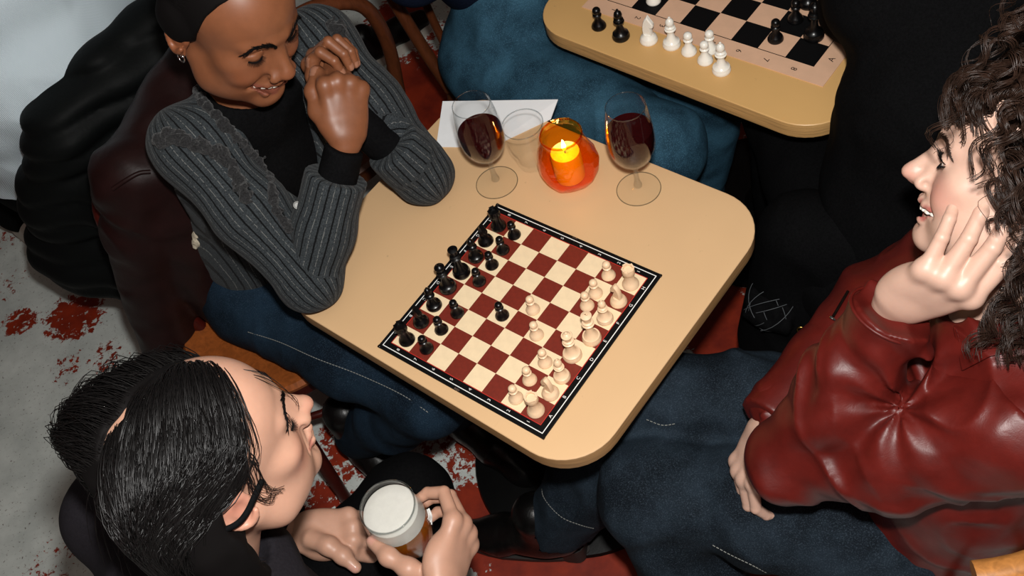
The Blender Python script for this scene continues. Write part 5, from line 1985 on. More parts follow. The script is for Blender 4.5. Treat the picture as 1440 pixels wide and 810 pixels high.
def person_c():
    root = person_root((0, 0, 0), 'curly-haired smiling woman in red leather jacket resting her cheek on her hand')
    H = HC
    up = np.array([0, 0, 1.0]); fw = np.array([-.80, .60, 0]); rt = np.cross(fw, up)
    NB = np.array([.575, -.392, .958])
    LS = np.array([.520, -.515, .905]); RS = np.array([.690, -.265, .900])
    LE = at(1112, 652, .745); LWr = at(1258, 432, .995)
    RE = np.array([.520, -.170, .690]); RWr = at(1075, 598, .690)
    PV = np.array([.505, -.372, .500]); WS = np.array([.535, -.385, .65]); CH = np.array([.575, -.390, .80])
    parts = []
    nl = H[0].T @ (NB - H[1])
    V, Q, lm = make_head(smile=1.0, eyes='open', neck_r=.046, neck_end=nl, nose_l=1.30, lips=1.0, chin=.002)
    SK = V
    parts.append((xf(V, *H), Q, dict(lip=lm, flush=flush_mask(V, FACE_FLUSH))))
    c = Vol(NB - np.array([.15, .15, .12]), NB + np.array([.15, .15, .08]), .004)
    c.cone(NB + up * .02, NB - up * .05, .050, .085, k=.03)
    v2, q2 = c.surf(); parts.append((v2, q2, {}))
    tocam = CAM_C - LWr; tocam /= np.linalg.norm(tocam)
    KN = at(1345, 396, 1.072); TP = at(1396, 318, 1.120)
    yd = KN - LWr
    yn = yd / np.linalg.norm(yd); pal = (TP - KN) - yn * ((TP - KN) @ yn); pal /= np.linalg.norm(pal)
    bk = -pal + tocam * .55
    th = [(.016, .022, -.012), (.030, .050, -.030), (.030, .074, -.044), (.024, .098, -.054)]
    hand = make_hand([(32, 22, 10), (36, 24, 10), (40, 24, 12), (40, 28, 12)], spread=(-.10, -.17, -.25, -.36), thumb=th, scale=1.06)
    parts.append(place_hand(hand, yd, bk, LWr, False))
    hand2 = make_hand([(30, 40, 24), (34, 42, 26), (36, 44, 26), (40, 44, 26)], spread=(.05, .01, -.03, -.08), thumb=[(.016, .022, -.010), (.030, .050, -.026), (.032, .076, -.034), (.028, .100, -.038)], scale=.94)
    y2 = at(1042, 680, .628) - RWr
    parts.append(place_hand(hand2, y2, tocam * .5 - CAM_R[0] * 1.0, RWr, True))
    for W_, E_ in ((LWr, LE), (RWr, RE)):
        parts.append(sleeve([W_ + (E_ - W_) * .12, W_ * .5 + E_ * .5, E_], [.021, .027, .034], None))
    body_core(parts, NB - up * .05, CH, PV, LS, LE, RS, RE)
    body_mesh(root, 'skin_fair', parts)
    lashes(root, *H, 'hair_soft_black', 'open', n=24, ln=.0085)
    eyebrows(root, *H, 'hair_brown', thick=.0050, n=260, skin=SK)
    eyeballs(root, *H, (0, 1, -.12))
    teeth(root, *H)
    # --- jacket
    LC = LWr + (LE - LWr) * .03
    dU = (LE - LS) / np.linalg.norm(LE - LS)
    dF = (LC - LE) / np.linalg.norm(LC - LE)
    v = Vol((.14, -.72, .46), (.84, -.06, 1.03), .0042)
    v.chain([PV + up * .02 - fw * .03, WS - fw * .02, CH], [.185, .165, .155], k=.05, squash=(fw, .85))
    v.cone(CH, NB - up * .05, .150, .085, k=.05, squash=(fw, .85))
    v.cone(NB - up * .05, LS, .075, .075, k=.05); v.cone(NB - up * .05, RS, .075, .075, k=.05)
    v.ell(NB + fw * .05 + up * .02, (.060, .085, .075), rot=orient(fw, up), k=.006, op='s')
    v.chain([RS, RS * .5 + RE * .5, RE], [.072, .064, .058], k=.03)
    v.cone(RE, RWr * .85 + RE * .15, .056, .045, k=.02)
    inner = at(1288, 572, .865)        # the crook of the elbow, where the folds gather
    aU, rU, wU = frame_of(dU, CAM_C - LE)

    def folds(P):
        q = P - inner
        r = np.linalg.norm(q, axis=1)
        ang = np.arctan2(q @ np.cross(aU, rU), q @ aU)
        wave = np.sin(ang * 7 + 5.0 * vnoise(P * 11, 4)) * (.4 + 1.1 * vnoise(P * 9, 17))
        star = np.clip(wave, -.5, 1) * np.clip(1 - r / .26, 0, 1) * np.clip(r / .07, 0, 1)
        gen = ridged(P, dU, 19, 5, 12, warp=1.0) ** 1.6 - .4
        fore = (ridged(P, dF + .7 * np.array(CAM_R[0]), 17, 6, 31, warp=.8) - .5)
        arm = np.minimum(seg_dist(P, [LS, LE]), seg_dist(P, [LE, LC])) < .10
        return np.where(arm, .0110 * star + .0120 * gen + .008 * fore, .008 * gen) + .004 * (vnoise(P * 30, 7) - .5)
    v.disp(folds, .03)
    v.plane(PV - up * .02, -up)
    V, Q = v.surf(); V = relax(V, Q, 2, .5)
    js = [(V, Q, {})]
    js.append(sleeve([LS, LS * .5 + LE * .5 - up * .006, LE, LE * .55 + LC * .45 + CAM_R[0] * .012, LC + dF * .03], [.078, .074, .054, .058, .0460], (LC, dF), disp=folds, k=.016, h=.0038))
    d = (RWr - RE) / np.linalg.norm(RWr - RE)
    js.append(sleeve([RE, RWr * .5 + RE * .5, RWr + d * .03], [.056, .050, .044], (RWr - d * .005, d)))
    V, Q, _ = cat_meshes(js)
    jk = link('jacket', fast_mesh('jacket', V, Q), M('red_leather'), root)
    V0 = V

    def surf_px(px, py):
        dd = CAM_R.T @ np.array([(px - 720) / FPX, (py - 405) / FPX, 1.0]); dd /= np.linalg.norm(dd)
        w = V0 - CAM_C; t = w @ dd
        off = np.linalg.norm(w - t[:, None] * dd, axis=1)
        c_ = np.nonzero(off < .006)[0]
        if not len(c_): c_ = [np.argmin(off)]
        return V0[c_[np.argmin(t[c_])]]
    # cuff band and zip
    a_, r_, w_ = frame_of(dF)
    band = [LC - dF * .004 + .0485 * (math.cos(t) * r_ + math.sin(t) * w_) for t in np.linspace(0, 2 * math.pi, 32, endpoint=False)]
    link('cuff', tube_mesh('cuff', band, .0022, 8, True), M('red_leather'), jk)
    z0 = surf_px(1190, 405); z1 = surf_px(1172, 440)
    zp = [z0 + (z1 - z0) * t + (CAM_C - z0) / 1.3 * .004 for t in np.linspace(0, 1, 8)]
    zip_ = link('zip', tube_mesh('zip', zp, .0022, 8), M('dark_metal'), jk)
    link('zip_pull', box_mesh('zip_pull', .004, .010, .002, .0008, 1), M('chrome'), zip_, tuple(zp[-1] + np.array([-.003, -.004, .002])), (0.3, 0, .6))
    # collar leaf
    cp = [surf_px(*q) + (CAM_C - surf_px(*q)) / 1.2 * .008 for q in ((1338, 452), (1392, 436), (1438, 430), (1440, 486), (1388, 504), (1346, 522))]
    bm = bmesh.new()
    vs = [bm.verts.new(p) for p in cp]; f = bm.faces.new(vs)
    r = bmesh.ops.extrude_face_region(bm, geom=[f])
    nn = Vector((CAM_C - cp[0]) / np.linalg.norm(CAM_C - cp[0]))
    bmesh.ops.translate(bm, vec=-nn * .006, verts=[x for x in r['geom'] if isinstance(x, bmesh.types.BMVert)])
    bmesh.ops.triangulate(bm, faces=[x for x in bm.faces if len(x.verts) > 4])
    bmesh.ops.bevel(bm, geom=[e for e in bm.edges if len(e.link_faces) == 2 and e.calc_face_angle(0) > .6], offset=.002, segments=2, profile=.5, affect='EDGES')
    me = bm_mesh('collar', bm); autosmooth(me, 40)
    link('collar', me, M('red_leather'), jk)
    seam_line('stitching', [p + nn * .0015 for p in (np.array(cp[0]) * .9 + np.array(cp[4]) * .1, np.array(cp[5]) * .9 + np.array(cp[2]) * .1, np.array(cp[4]) * .92 + np.array(cp[1]) * .08)], jk, 'red_leather', .0008)
    # --- jeans, flared
    LH = np.array([.440, -.445, .500]); RH = np.array([.515, -.270, .500])
    LK = np.array([.110, -.255, .500]); RK = np.array([.165, -.110, .525])
    LA = np.array([.150, -.440, .150]); RA = np.array([-.062, -.088, .150])
    v = Vol((-.17, -.62, .06), (.70, .02, .66), .0055)
    v.cone(PV, PV - up * .02, .150, .15, k=.05, squash=(fw, .85))
    v.chain([LH, LH * .4 + LK * .6, LK], [.100, .092, .078], k=.02)
    v.chain([RH, RH * .4 + RK * .6, RK], [.092, .084, .072], k=.02)
    v.chain([LK, LK * .5 + LA * .5, LA], [.080, .078, .082], k=.03)
    v.chain([RK, RK * .5 + RA * .5, RA + (RA - RK) * .08], [.072, .066, .074], k=.03)
    dl = (RA - RK) / np.linalg.norm(RA - RK)
    v.disp(lambda P: .020 * (ridged(P, LK - LH, 12, 4, 41, warp=1.0) - .5) + .008 * (ridged(P, (.3, 1, .2), 22, 8, 47, warp=.8) - .5) + .006 * (vnoise(P * 20, 3) - .5))
    v.cone(RA + dl * .085, RA + dl * .2, .11, .11, k=0, op='s')
    V, Q = v.surf(); V = relax(V, Q, 2, .5)
    me = fast_mesh('jeans', V, Q)
    t = (V - RA) @ dl
    hem = (np.abs(t + .012) < .0016) & (seg_dist(V, [RK, RA + dl * .05]) < .13) & (V[:, 2] < .3)
    vattr(me, 'seam', np.zeros(len(V)))
    jn = link('jeans', me, M('denim_dark'), root)
    V0 = V
    for line in (((1003, 772), (1025, 784), (1050, 796), (1080, 812)), ((755, 672), (760, 700), (785, 728), (815, 742), (838, 748)), ((905, 593), (930, 600), (955, 600))):
        seam_line('stitching', [surf_px(*q) for q in line], jn)
    boot(root, np.array([-.105, -.072, .12]), np.array([-.90, .44, 0]), .06, r=.046, heel=.034, ln=.235)
    boot(root, np.array([.175, -.46, .10]), np.array([-.80, .30, 0]), .05, r=.046, heel=.030, ln=.21)
    # --- necklace
    rng = random.Random(3)
    nk = []
    hup = H[0][:, 2]; hr = H[0][:, 0]; hf = H[0][:, 1]
    c0 = NB + (H[1] - NB) * .22
    axn = (H[1] - NB) / np.linalg.norm(H[1] - NB)
    u1 = -hr - axn * (-hr @ axn); u1 /= np.linalg.norm(u1); u2 = np.cross(axn, u1)
    parts_ = []
    for i in range(26):
        a = 2 * math.pi * i / 26
        p = c0 + .0515 * (math.cos(a) * u1 + math.sin(a) * u2) - axn * .02 * math.sin(a) * 0 + axn * (.01 * math.cos(a))
        s = bmesh.new(); bmesh.ops.create_icosphere(s, subdivisions=1, radius=.0034 + .0012 * (i % 2))
        parts_.append(([np.array(x.co) + p for x in s.verts], [tuple(y.index for y in f.verts) for f in s.faces])); s.free()
    vv, ff = join_data(parts_)
    me = mesh('necklace', vv, ff); autosmooth(me, 60)
    link('necklace', me, M('dark_metal'), root)
    hair_c(root, H)


def hair_c(root, H):
    rng = np.random.default_rng(5)
    v = Vol((-.14, -.17, -.17), (.14, .12, .16), .0035)
    v.ell((0, -.014, .040), (.080, .098, .084), k=.02)
    v.ell((0, -.055, -.030), (.080, .070, .090), k=.03)
    hairline(v, [-.06, -.03, 0, .03, .050, .065, .085], [-.03, -.01, .004, .022, .036, .050, .066])
    for s in (-1, 1):
        v.ell((s * .088, .040, -.060), (.036, .056, .080), k=.008, op='s')
    v.ell((0, .04, -.13), (.075, .09, .07), k=.01, op='s')
    v.disp(lambda P: .014 * (vnoise(P * 55, 7) - .5) + .008 * (vnoise(P * 110, 9) - .5))
    V, Q = v.surf(); V = relax(V, Q, 1, .4)
    NC = 560
    th = rng.uniform(-math.pi, math.pi, NC * 3); ph = np.arcsin(rng.uniform(-.55, 1.0, NC * 3))
    P = np.stack([.080 * np.cos(ph) * np.sin(th), -.012 + .097 * np.cos(ph) * np.cos(th), .036 + .083 * np.sin(ph)], 1)
    bare = np.linalg.norm((P - np.array([0, .105, -.020])) / np.array([.072, .066, .072]), axis=1) < 1
    bare |= (P[:, 2] < .0) & (P[:, 1] > .0)
    P = P[~bare][:NC]
    K = 34
    D = np.stack([P[:, 0] * 8, P[:, 1] * 5 + np.where(P[:, 1] > .03, .55, 0), .6 * np.ones(len(P))], 1) + rng.normal(0, .35, P.shape)
    ells = [((0, -.012, .036), (.080, .099, .086)), ((0, .024, .030), (.067, .064, .066)), ((0, -.03, -.06), (.068, .065, .09))]
    ln = rng.uniform(.0030, .0052, len(P))
    base = flow(P, D, K - 1, ln, ells, lambda t: .05 + .16 * t, rng.uniform(.004, .034, len(P)))
    lines = []
    tt = np.linspace(0, 1, K)
    for i in range(len(P)):
        B_ = base[i]
        T = np.gradient(B_, axis=0); T /= np.maximum(np.linalg.norm(T, axis=1, keepdims=True), 1e-9)
        U = np.cross(T, rng.normal(size=3)); U /= np.maximum(np.linalg.norm(U, axis=1, keepdims=True), 1e-9)
        W = np.cross(T, U)
        turns = rng.uniform(2.2, 3.8) * ln[i] * K / .14 ; R0 = rng.uniform(.005, .0105); ph0 = rng.uniform(0, 6.28)
        sgn = rng.choice([-1, 1])
        for j in range(9):
            a = ph0 + sgn * 2 * math.pi * turns * tt + rng.normal(0, .22)
            r = R0 * (.35 + .65 * np.clip(tt * 3, 0, 1)) * rng.uniform(.8, 1.2)
            o = rng.normal(0, .0014, 3)
            lines.append(B_ + o + r[:, None] * (np.cos(a)[:, None] * U + np.sin(a)[:, None] * W))
    L = np.array(lines)
    hid = (L[:, :, 1] > np.interp(L[:, :, 2], [-.10, -.04, 0, .012, .026, .050, .08, .13], [-.02, .002, .022, .052, .092, .108, .110, .085])).any(1)
    lines = list(L[~hid])
    for i in range(85):   # curls tumbling over the forehead
        x = rng.uniform(-.066, .055); z1 = rng.uniform(.030, .062)
        ys = lambda z: .030 + .061 * math.sqrt(max(.05, 1 - (x / .070) ** 2 - ((z - .03) / .066) ** 2))
        q = spline([(x, ys(.088) - .015, .098), (x, ys(.075) + .010, .088), (x * 1.04, ys(.055) + .013, .068), (x * 1.08 + rng.normal(0, .006), ys(z1) + .006, z1)], 12)
        q = np.stack([np.interp(tt, np.linspace(0, 1, len(q)), q[:, k]) for k in range(3)], 1)
        ph0 = rng.uniform(0, 6.28); R0 = rng.uniform(.005, .011); tn = rng.uniform(1.4, 2.6)
        for j in range(9):
            a = ph0 + 2 * math.pi * tn * tt + rng.normal(0, .25)
            lines.append(q + rng.normal(0, .0015, 3) + R0 * np.stack([np.cos(a), np.sin(a) * .6, .5 * np.sin(a)], 1))
    for i in range(60):   # curls over the temples and ears
        s_ = -1 if i < 40 else 1
        x = s_ * rng.uniform(.078, .092); y = rng.uniform(-.060, .022); z0 = rng.uniform(.03, .075)
        q = spline([(x * .85, y, z0), (x, y + rng.uniform(-.01, .012), z0 - .035), (x * 1.03, y + rng.uniform(-.012, .010), z0 - .075)], 14)
        q = np.stack([np.interp(tt, np.linspace(0, 1, len(q)), q[:, k]) for k in range(3)], 1)
        ph0 = rng.uniform(0, 6.28); R0 = rng.uniform(.006, .012); tn = rng.uniform(1.6, 2.8)
        for j in range(9):
            a = ph0 + 2 * math.pi * tn * tt + rng.normal(0, .25)
            lines.append(q + rng.normal(0, .0016, 3) + R0 * np.stack([np.cos(a) * .7, np.sin(a), .4 * np.sin(a)], 1))
    # long locks falling behind the jaw onto the collar
    for i in range(26):
        x = -rng.uniform(.045, .090); y = rng.uniform(-.075, -.015)
        q = spline([(x, y, .02), (x * 1.1, y, -.05), (x * 1.12, y + .005, -.12), (x * 1.0, y + .015, -.19)], 14)
        q = np.stack([np.interp(tt, np.linspace(0, 1, len(q)), q[:, k]) for k in range(3)], 1)
        ph0 = rng.uniform(0, 6.28); R0 = rng.uniform(.006, .011); tn = rng.uniform(3, 5)
        for j in range(10):
            a = ph0 + 2 * math.pi * tn * tt + rng.normal(0, .25)
            lines.append(q + rng.normal(0, .0018, 3) + R0 * np.stack([np.cos(a), np.sin(a), .3 * np.sin(a)], 1))
    L = np.array(lines)
    hair_object(root, (V, Q), L, H, .00060, .00030, 'hair_brown', 'hair_matte_brown')


person_c()
# ---------------------------------------------------------------- bentwood chairs
def wood(name, base, rough=.35):
    t = NT(name)
    g = t.noise(t.coord('Object', (30, 30, 6)), 2.0, 5, .6, 1.5)
    c = t.ramp(g, [(.3, tuple(x * .6 for x in base[:3])), (.68, base[:3])])
    t.bsdf(Base_Color=c, Roughness=rough, Specular_IOR_Level=.4, Normal=t.bump(g, .1, .0006))
    MATS[name] = t.m


wood('wood_amber', rgb(146, 78, 34))
wood('wood_mahogany', rgb(66, 16, 10))
wood('wood_brown', rgb(92, 48, 26))
wood('wood_honey', rgb(178, 118, 60))


def bentwood(center, ang, label, seat_mat, leg_mat, seat_r=.195, back=True, bw=1.0, bh=1.0):
    """bentwood cafe chair; local +y is the direction the sitter faces"""
    root = empty('bentwood_chair', (center[0], center[1], 0), ang)
    tag(root, label, 'chair')
    link('seat', lathe_mesh('seat', [(0, .430), (seat_r - .012, .430), (seat_r, .437), (seat_r + .002, .446), (seat_r - .006, .455), (seat_r - .030, .456), (seat_r - .045, .452), (0, .450)], 48), M(seat_mat), root)
    link('seat_ring', lathe_mesh('seat_ring', [(seat_r - .03, .405), (seat_r - .006, .405), (seat_r - .004, .432), (seat_r - .03, .432), (seat_r - .03, .405)], 48), M(leg_mat), root)
    for sx in (-1, 1):
        link('leg', tube_mesh('leg', spline([(sx * .125, .125, .432), (sx * .138, .138, .25), (sx * .160, .165, 0)], 6), np.linspace(.0185, .0135, 13), 12), M(leg_mat), root)
        link('leg', tube_mesh('leg', spline([(sx * .130, -.120, .432), (sx * .145, -.150, .25), (sx * .165, -.205, 0)], 6), np.linspace(.0175, .0135, 13), 12), M(leg_mat), root)
    link('stretcher', tube_mesh('stretcher', [(.125 * math.cos(a), .125 * math.sin(a), .235) for a in np.linspace(0, 2 * math.pi, 32, endpoint=False)], .009, 8, True), M(leg_mat), root)
    if back:
        hoop = spline([(.160, -.105, .400), (.172, -.145, .55), (.178, -.185, .72), (.150, -.212, .84), (.075, -.226, .895), (0, -.230, .905), (-.075, -.226, .895), (-.150, -.212, .84), (-.178, -.185, .72), (-.172, -.145, .55), (-.160, -.105, .400)], 6)
        hoop[:, 0] *= bw; hoop[:, 2] = .4 + (hoop[:, 2] - .4) * bh
        link('backrest', tube_mesh('backrest', hoop, .0150, 12), M(leg_mat), root)
        hoop2 = spline([(.085, -.170, .445), (.090, -.185, .60), (.070, -.205, .76), (0, -.215, .82), (-.070, -.205, .76), (-.090, -.185, .60), (-.085, -.170, .445)], 6)
        hoop2[:, 0] *= bw; hoop2[:, 2] = .4 + (hoop2[:, 2] - .4) * bh
        link('inner_hoop', tube_mesh('inner_hoop', hoop2, .0105, 10), M(leg_mat), root)
    return root


def face_ang(d):
    return math.atan2(d[1], d[0]) - math.pi / 2


bentwood((-.480, .415), face_ang((.60, -.80)), 'bentwood chair with amber seat and mahogany legs under the woman in pinstripe cardigan', 'wood_amber', 'wood_mahogany', bw=.62, bh=.80)
# chair behind the cardigan: its hoop shows beside her shoulder
bentwood((-.295, .910), face_ang((-.30, .95)), 'brown bentwood chair standing behind the cardigan shoulder beside white sneakers', 'wood_brown', 'wood_brown')
bentwood((.215, .945), face_ang((.57, -.82)), 'brown bentwood chair under the person in blue jeans', 'wood_honey', 'wood_brown', seat_r=.170)


def round_back_chair(center, ang, label, mat):
    """low round-backed chair: curved top rail carried by spindles"""
    root = empty('round_back_chair', (center[0], center[1], 0), ang)
    tag(root, label, 'chair')
    link('seat', lathe_mesh('seat', [(0, .425), (.165, .425), (.176, .433), (.174, .448), (.150, .453), (0, .448)], 40), M(mat), root)
    for a in (45, 135, 225, 315):
        c, s = math.cos(math.radians(a)), math.sin(math.radians(a))
        link('leg', tube_mesh('leg', [(.12 * c, .12 * s, .43), (.17 * c, .17 * s, 0)], [.018, .013], 12), M(mat), root)
    arc = [(.255 * math.cos(a), .255 * math.sin(a) - .01, .80 + .02 * math.sin(-a)) for a in np.linspace(math.radians(-160), math.radians(8), 32)]
    link('top_rail', tube_mesh('top_rail', arc, .020, 12, False, .9), M(mat), root)
    for a in np.linspace(-150, -10, 7):
        c, s = math.cos(math.radians(a)), math.sin(math.radians(a))
        link('spindle', tube_mesh('spindle', [(.155 * c, .155 * s, .445), (.253 * c, .253 * s - .01, .79)], .0085, 8), M(mat), root)


round_back_chair((.462, -.378), face_ang((-.80, .60)), 'honey wood chair with curved back rail under the woman in red jacket', 'wood_honey')
# stool of the man with the beer
def stool(center, label):
    root = empty('stool', (center[0], center[1], 0)); tag(root, label, 'stool')
    link('seat', lathe_mesh('seat', [(0, .40), (.165, .40), (.172, .408), (.172, .425), (.165, .432), (0, .430)], 36), M('wood_mahogany'), root)
    for a in (45, 135, 225, 315):
        c, s = math.cos(math.radians(a)), math.sin(math.radians(a))
        link('leg', tube_mesh('leg', [(.11 * c, .11 * s, .405), (.17 * c, .17 * s, 0)], [.017, .013], 12), M('wood_mahogany'), root)


stool((-.50, -.415), 'dark wooden stool under the man holding the beer')

# ---------------------------------------------------------------- leather jacket over the chair back
def hanging_jacket():
    root = empty('leather_jacket', (-.60, .60, .42)); tag(root, 'dark brown leather jacket with fleece lining hung over the back of a chair', 'jacket')
    L = lambda p: np.array(p, float)
    v = Vol((-.92, .30, .33), (-.36, .86, 1.0), .005)
    a, b = L((-.40, .715, .880)), at(190, 245, .865)
    v.cone(a, b, .052, .055, k=.03)
    ax = (b - a) / np.linalg.norm(b - a); up = np.array([0, 0, 1.0]); nr = np.cross(ax, up)
    for t in np.linspace(0, 1, 5):
        p = a + (b - a) * t
        v.cone(p - up * .02, p - up * .42 - nr * .005, .062, .055, k=.05)
    v.chain([b + ax * .01, at(200, 320, .74), at(220, 405, .57), at(240, 480, .42)], [.060, .064, .064, .058], k=.03)
    v.chain([at(240, 240, .86), at(275, 330, .70), at(305, 430, .50)], [.040, .045, .040], k=.03)
    v.disp(lambda P: .014 * (ridged(P, (.3, -.3, 1), 9, 5, 4, warp=.8) - .5) + .006 * (vnoise(P * 26, 3) - .5), .03)
    V, Q = v.surf(); V = relax(V, Q, 2, .5)
    o = link('shell', fast_mesh('shell', V, Q), M('brown_leather'), root); rel(root, o)
    V0 = V

    def sp(px, py, off=.004):
        dd = CAM_R.T @ np.array([(px - 720) / FPX, (py - 405) / FPX, 1.0]); dd /= np.linalg.norm(dd)
        w = V0 - CAM_C; t = w @ dd
        of = np.linalg.norm(w - t[:, None] * dd, axis=1)
        c_ = np.nonzero(of < .007)[0]
        if not len(c_): c_ = [np.argmin(of)]
        return V0[c_[np.argmin(t[c_])]] - dd * off
    f = Vol(sp(285, 330) - .06, sp(285, 330) + .06, .0025)
    f.chain([sp(289, 318), sp(286, 330), sp(280, 345)], [.011, .013, .010], k=.01)
    f.disp(lambda P: .008 * (vnoise(P * 160, 3) - .5))
    V, Q = f.surf()
    plain('fleece', rgb(176, 166, 146), .95, noise=.2, nscale=300, bump=.8, bscale=500, bdist=.002)
    rel(root, link('fleece_lining', fast_mesh('fleece_lining', V, Q), M('fleece'), root))
    z = spline([sp(*q) for q in ((312, 420), (318, 445), (323, 470), (325, 492))], 6)
    rel(root, link('zip', tube_mesh('zip', z, .0026, 8), M('dark_metal'), root))
    s = spline([sp(*q, .002) for q in ((155, 268), (175, 255), (200, 246), (215, 240))], 6)
    rel(root, link('shoulder_seam', tube_mesh('shoulder_seam', s, .004, 8), M('brown_leather'), root))


hanging_jacket()

# ---------------------------------------------------------------- black quilted coat on the next chair
def hanging_coat():
    root = empty('quilted_coat', (-.70, .85, .3)); tag(root, 'black quilted coat hanging over a chair next to the ribbed white top', 'coat')
    v = Vol((-1.22, .45, .22), (-.28, 1.12, 1.02), .007)
    tops = [at(268, 20, .86), at(215, 55, .85), at(160, 105, .84), at(110, 145, .82), at(85, 190, .80)]
    bots = [at(280, 330, .45), at(240, 420, .42), at(190, 370, .40), at(130, 365, .42), at(85, 345, .44)]
    for p, q in zip(tops, bots): v.chain([p, p * .5 + q * .5, q], [.050, .062, .055], k=.06)
    for p, q in zip(tops[:-1], tops[1:]): v.cone(p, q, .050, .050, k=.05)
    for p, q in zip(bots[:-1], bots[1:]): v.cone(p, q, .055, .055, k=.06); v.cone((p + tops[2]) / 2, (q + tops[3]) / 2, .055, .055, k=.06)
    v.disp(lambda P: .012 * np.abs(np.sin(P[:, 2] * 52 + 1.5 * vnoise(P * 6, 2))) + .012 * (vnoise(P * 13, 3) - .5), .03)
    V, Q = v.surf(); V = relax(V, Q, 1, .5)
    t = NT('black_nylon'); n = t.coord('Object')
    t.bsdf(Base_Color=rgb(10, 12, 12), Roughness=.6, Specular_IOR_Level=.08, Normal=t.bump(t.noise(n, 40, 4, .6), .4, .003)); MATS['black_nylon'] = t.m
    rel(root, link('coat_body', fast_mesh('coat_body', V, Q), M('black_nylon'), root))


hanging_coat()
bentwood((-.86, 1.10), face_ang((-.45, .89)), 'dark backless seat hidden beneath the black quilted coat', 'wood_brown', 'wood_brown', back=False)

# ---------------------------------------------------------------- people of the neighbouring tables
def simple_head(H, mat, parts, hair='hair_soft_black', root=None, neck_end=(0, -.045, -.2)):
    V, Q, lm = make_head(h=.003, neck_end=neck_end)
    parts.append((xf(V, *H), Q, dict(lip=lm)))
    v = Vol((-.12, -.15, -.12), (.12, .11, .14), .004)
    v.ell((0, -.012, .038), (.084, .104, .088), k=.02); v.ell((0, -.05, -.03), (.08, .07, .09), k=.03)
    hairline(v, [-.06, -.03, 0, .03, .055, .070, .085], [-.03, -.01, .006, .024, .036, .050, .062])
    v.disp(lambda P: .008 * (ridged(P, (1, 0, 0), 60, 10, 3) - .5))
    V, Q = v.surf()
    return xf(V, *H), Q


def shoe(parent, p, d, mat, sole='paper_white', ln=.27):
    """low sneaker with a rubber sole"""
    d = np.array(d, float); d[2] = 0; d /= np.linalg.norm(d); up = np.array([0, 0, 1.0]); sd = np.cross(d, up)
    a = np.array([p[0], p[1], 0.0])
    v = Vol(np.minimum(a - d * .1, a + d * .25) - np.array([.08, .08, 0]), np.maximum(a - d * .1, a + d * .25) + np.array([.08, .08, .16]), .004)
    v.chain([a - d * .05 + up * .055, a + d * .02 + up * .065, a + d * .10 + up * .05, a + d * .17 + up * .042], [.036, .040, .038, .030], k=.03)
    v.cone(a - d * .02 + up * .06, a - d * .03 + up * .11, .040, .038, k=.02)
    v.F = np.maximum(v.F, (.022 - v.ax[2])[None, None, :]).astype(np.float32)
    V, Q = v.surf(); V = relax(V, Q, 1, .4)
    s = link('shoe', fast_mesh('shoe', V, Q), M(mat), parent)
    out = [a + d * (.06 + .142 * math.cos(t)) + sd * (.043 * math.sin(t)) for t in np.linspace(0, 2 * math.pi, 28, endpoint=False)]
    Vs = [(q[0], q[1], .030) for q in out] + [(q[0], q[1], 0.0) for q in out]; n = 28
    F_ = [tuple(range(n)), tuple(range(2 * n - 1, n - 1, -1))] + [(i, n + i, n + (i + 1) % n, (i + 1) % n) for i in range(n)]
    me = mesh('sole', Vs, F_); bm = bmesh.new(); bm.from_mesh(me); bmesh.ops.recalc_face_normals(bm, faces=bm.faces); bm.to_mesh(me); bm.free()
    link('sole', me, M(sole), s)
    return s


plain('sneaker_white', rgb(176, 172, 162), .7, noise=.1, nscale=30)
cloth('navy_knit', rgb(17, 24, 40), noise=.3, sheen=0, spec=.05)


def garment(root, name, segs, h, mat, disp=None, sq=None, k=.05, cuts=()):
    A_ = np.array([p for s in segs for p in s[0]]); m_ = max(max(s[1]) for s in segs) + .03
    v = Vol(A_.min(0) - m_, A_.max(0) + m_, h)
    for s in segs:
        v.chain([np.array(p, float) for p in s[0]], s[1], k=k, squash=s[2] if len(s) > 2 else None)
    for c in cuts: v.plane(*c)
    if disp: v.disp(disp, .03)
    V, Q = v.surf(); V = relax(V, Q, 1, .5)
    me = fast_mesh(name, V, Q); vattr(me, 'seam', np.zeros(len(V)))
    return link(name, me, M(mat), root), V


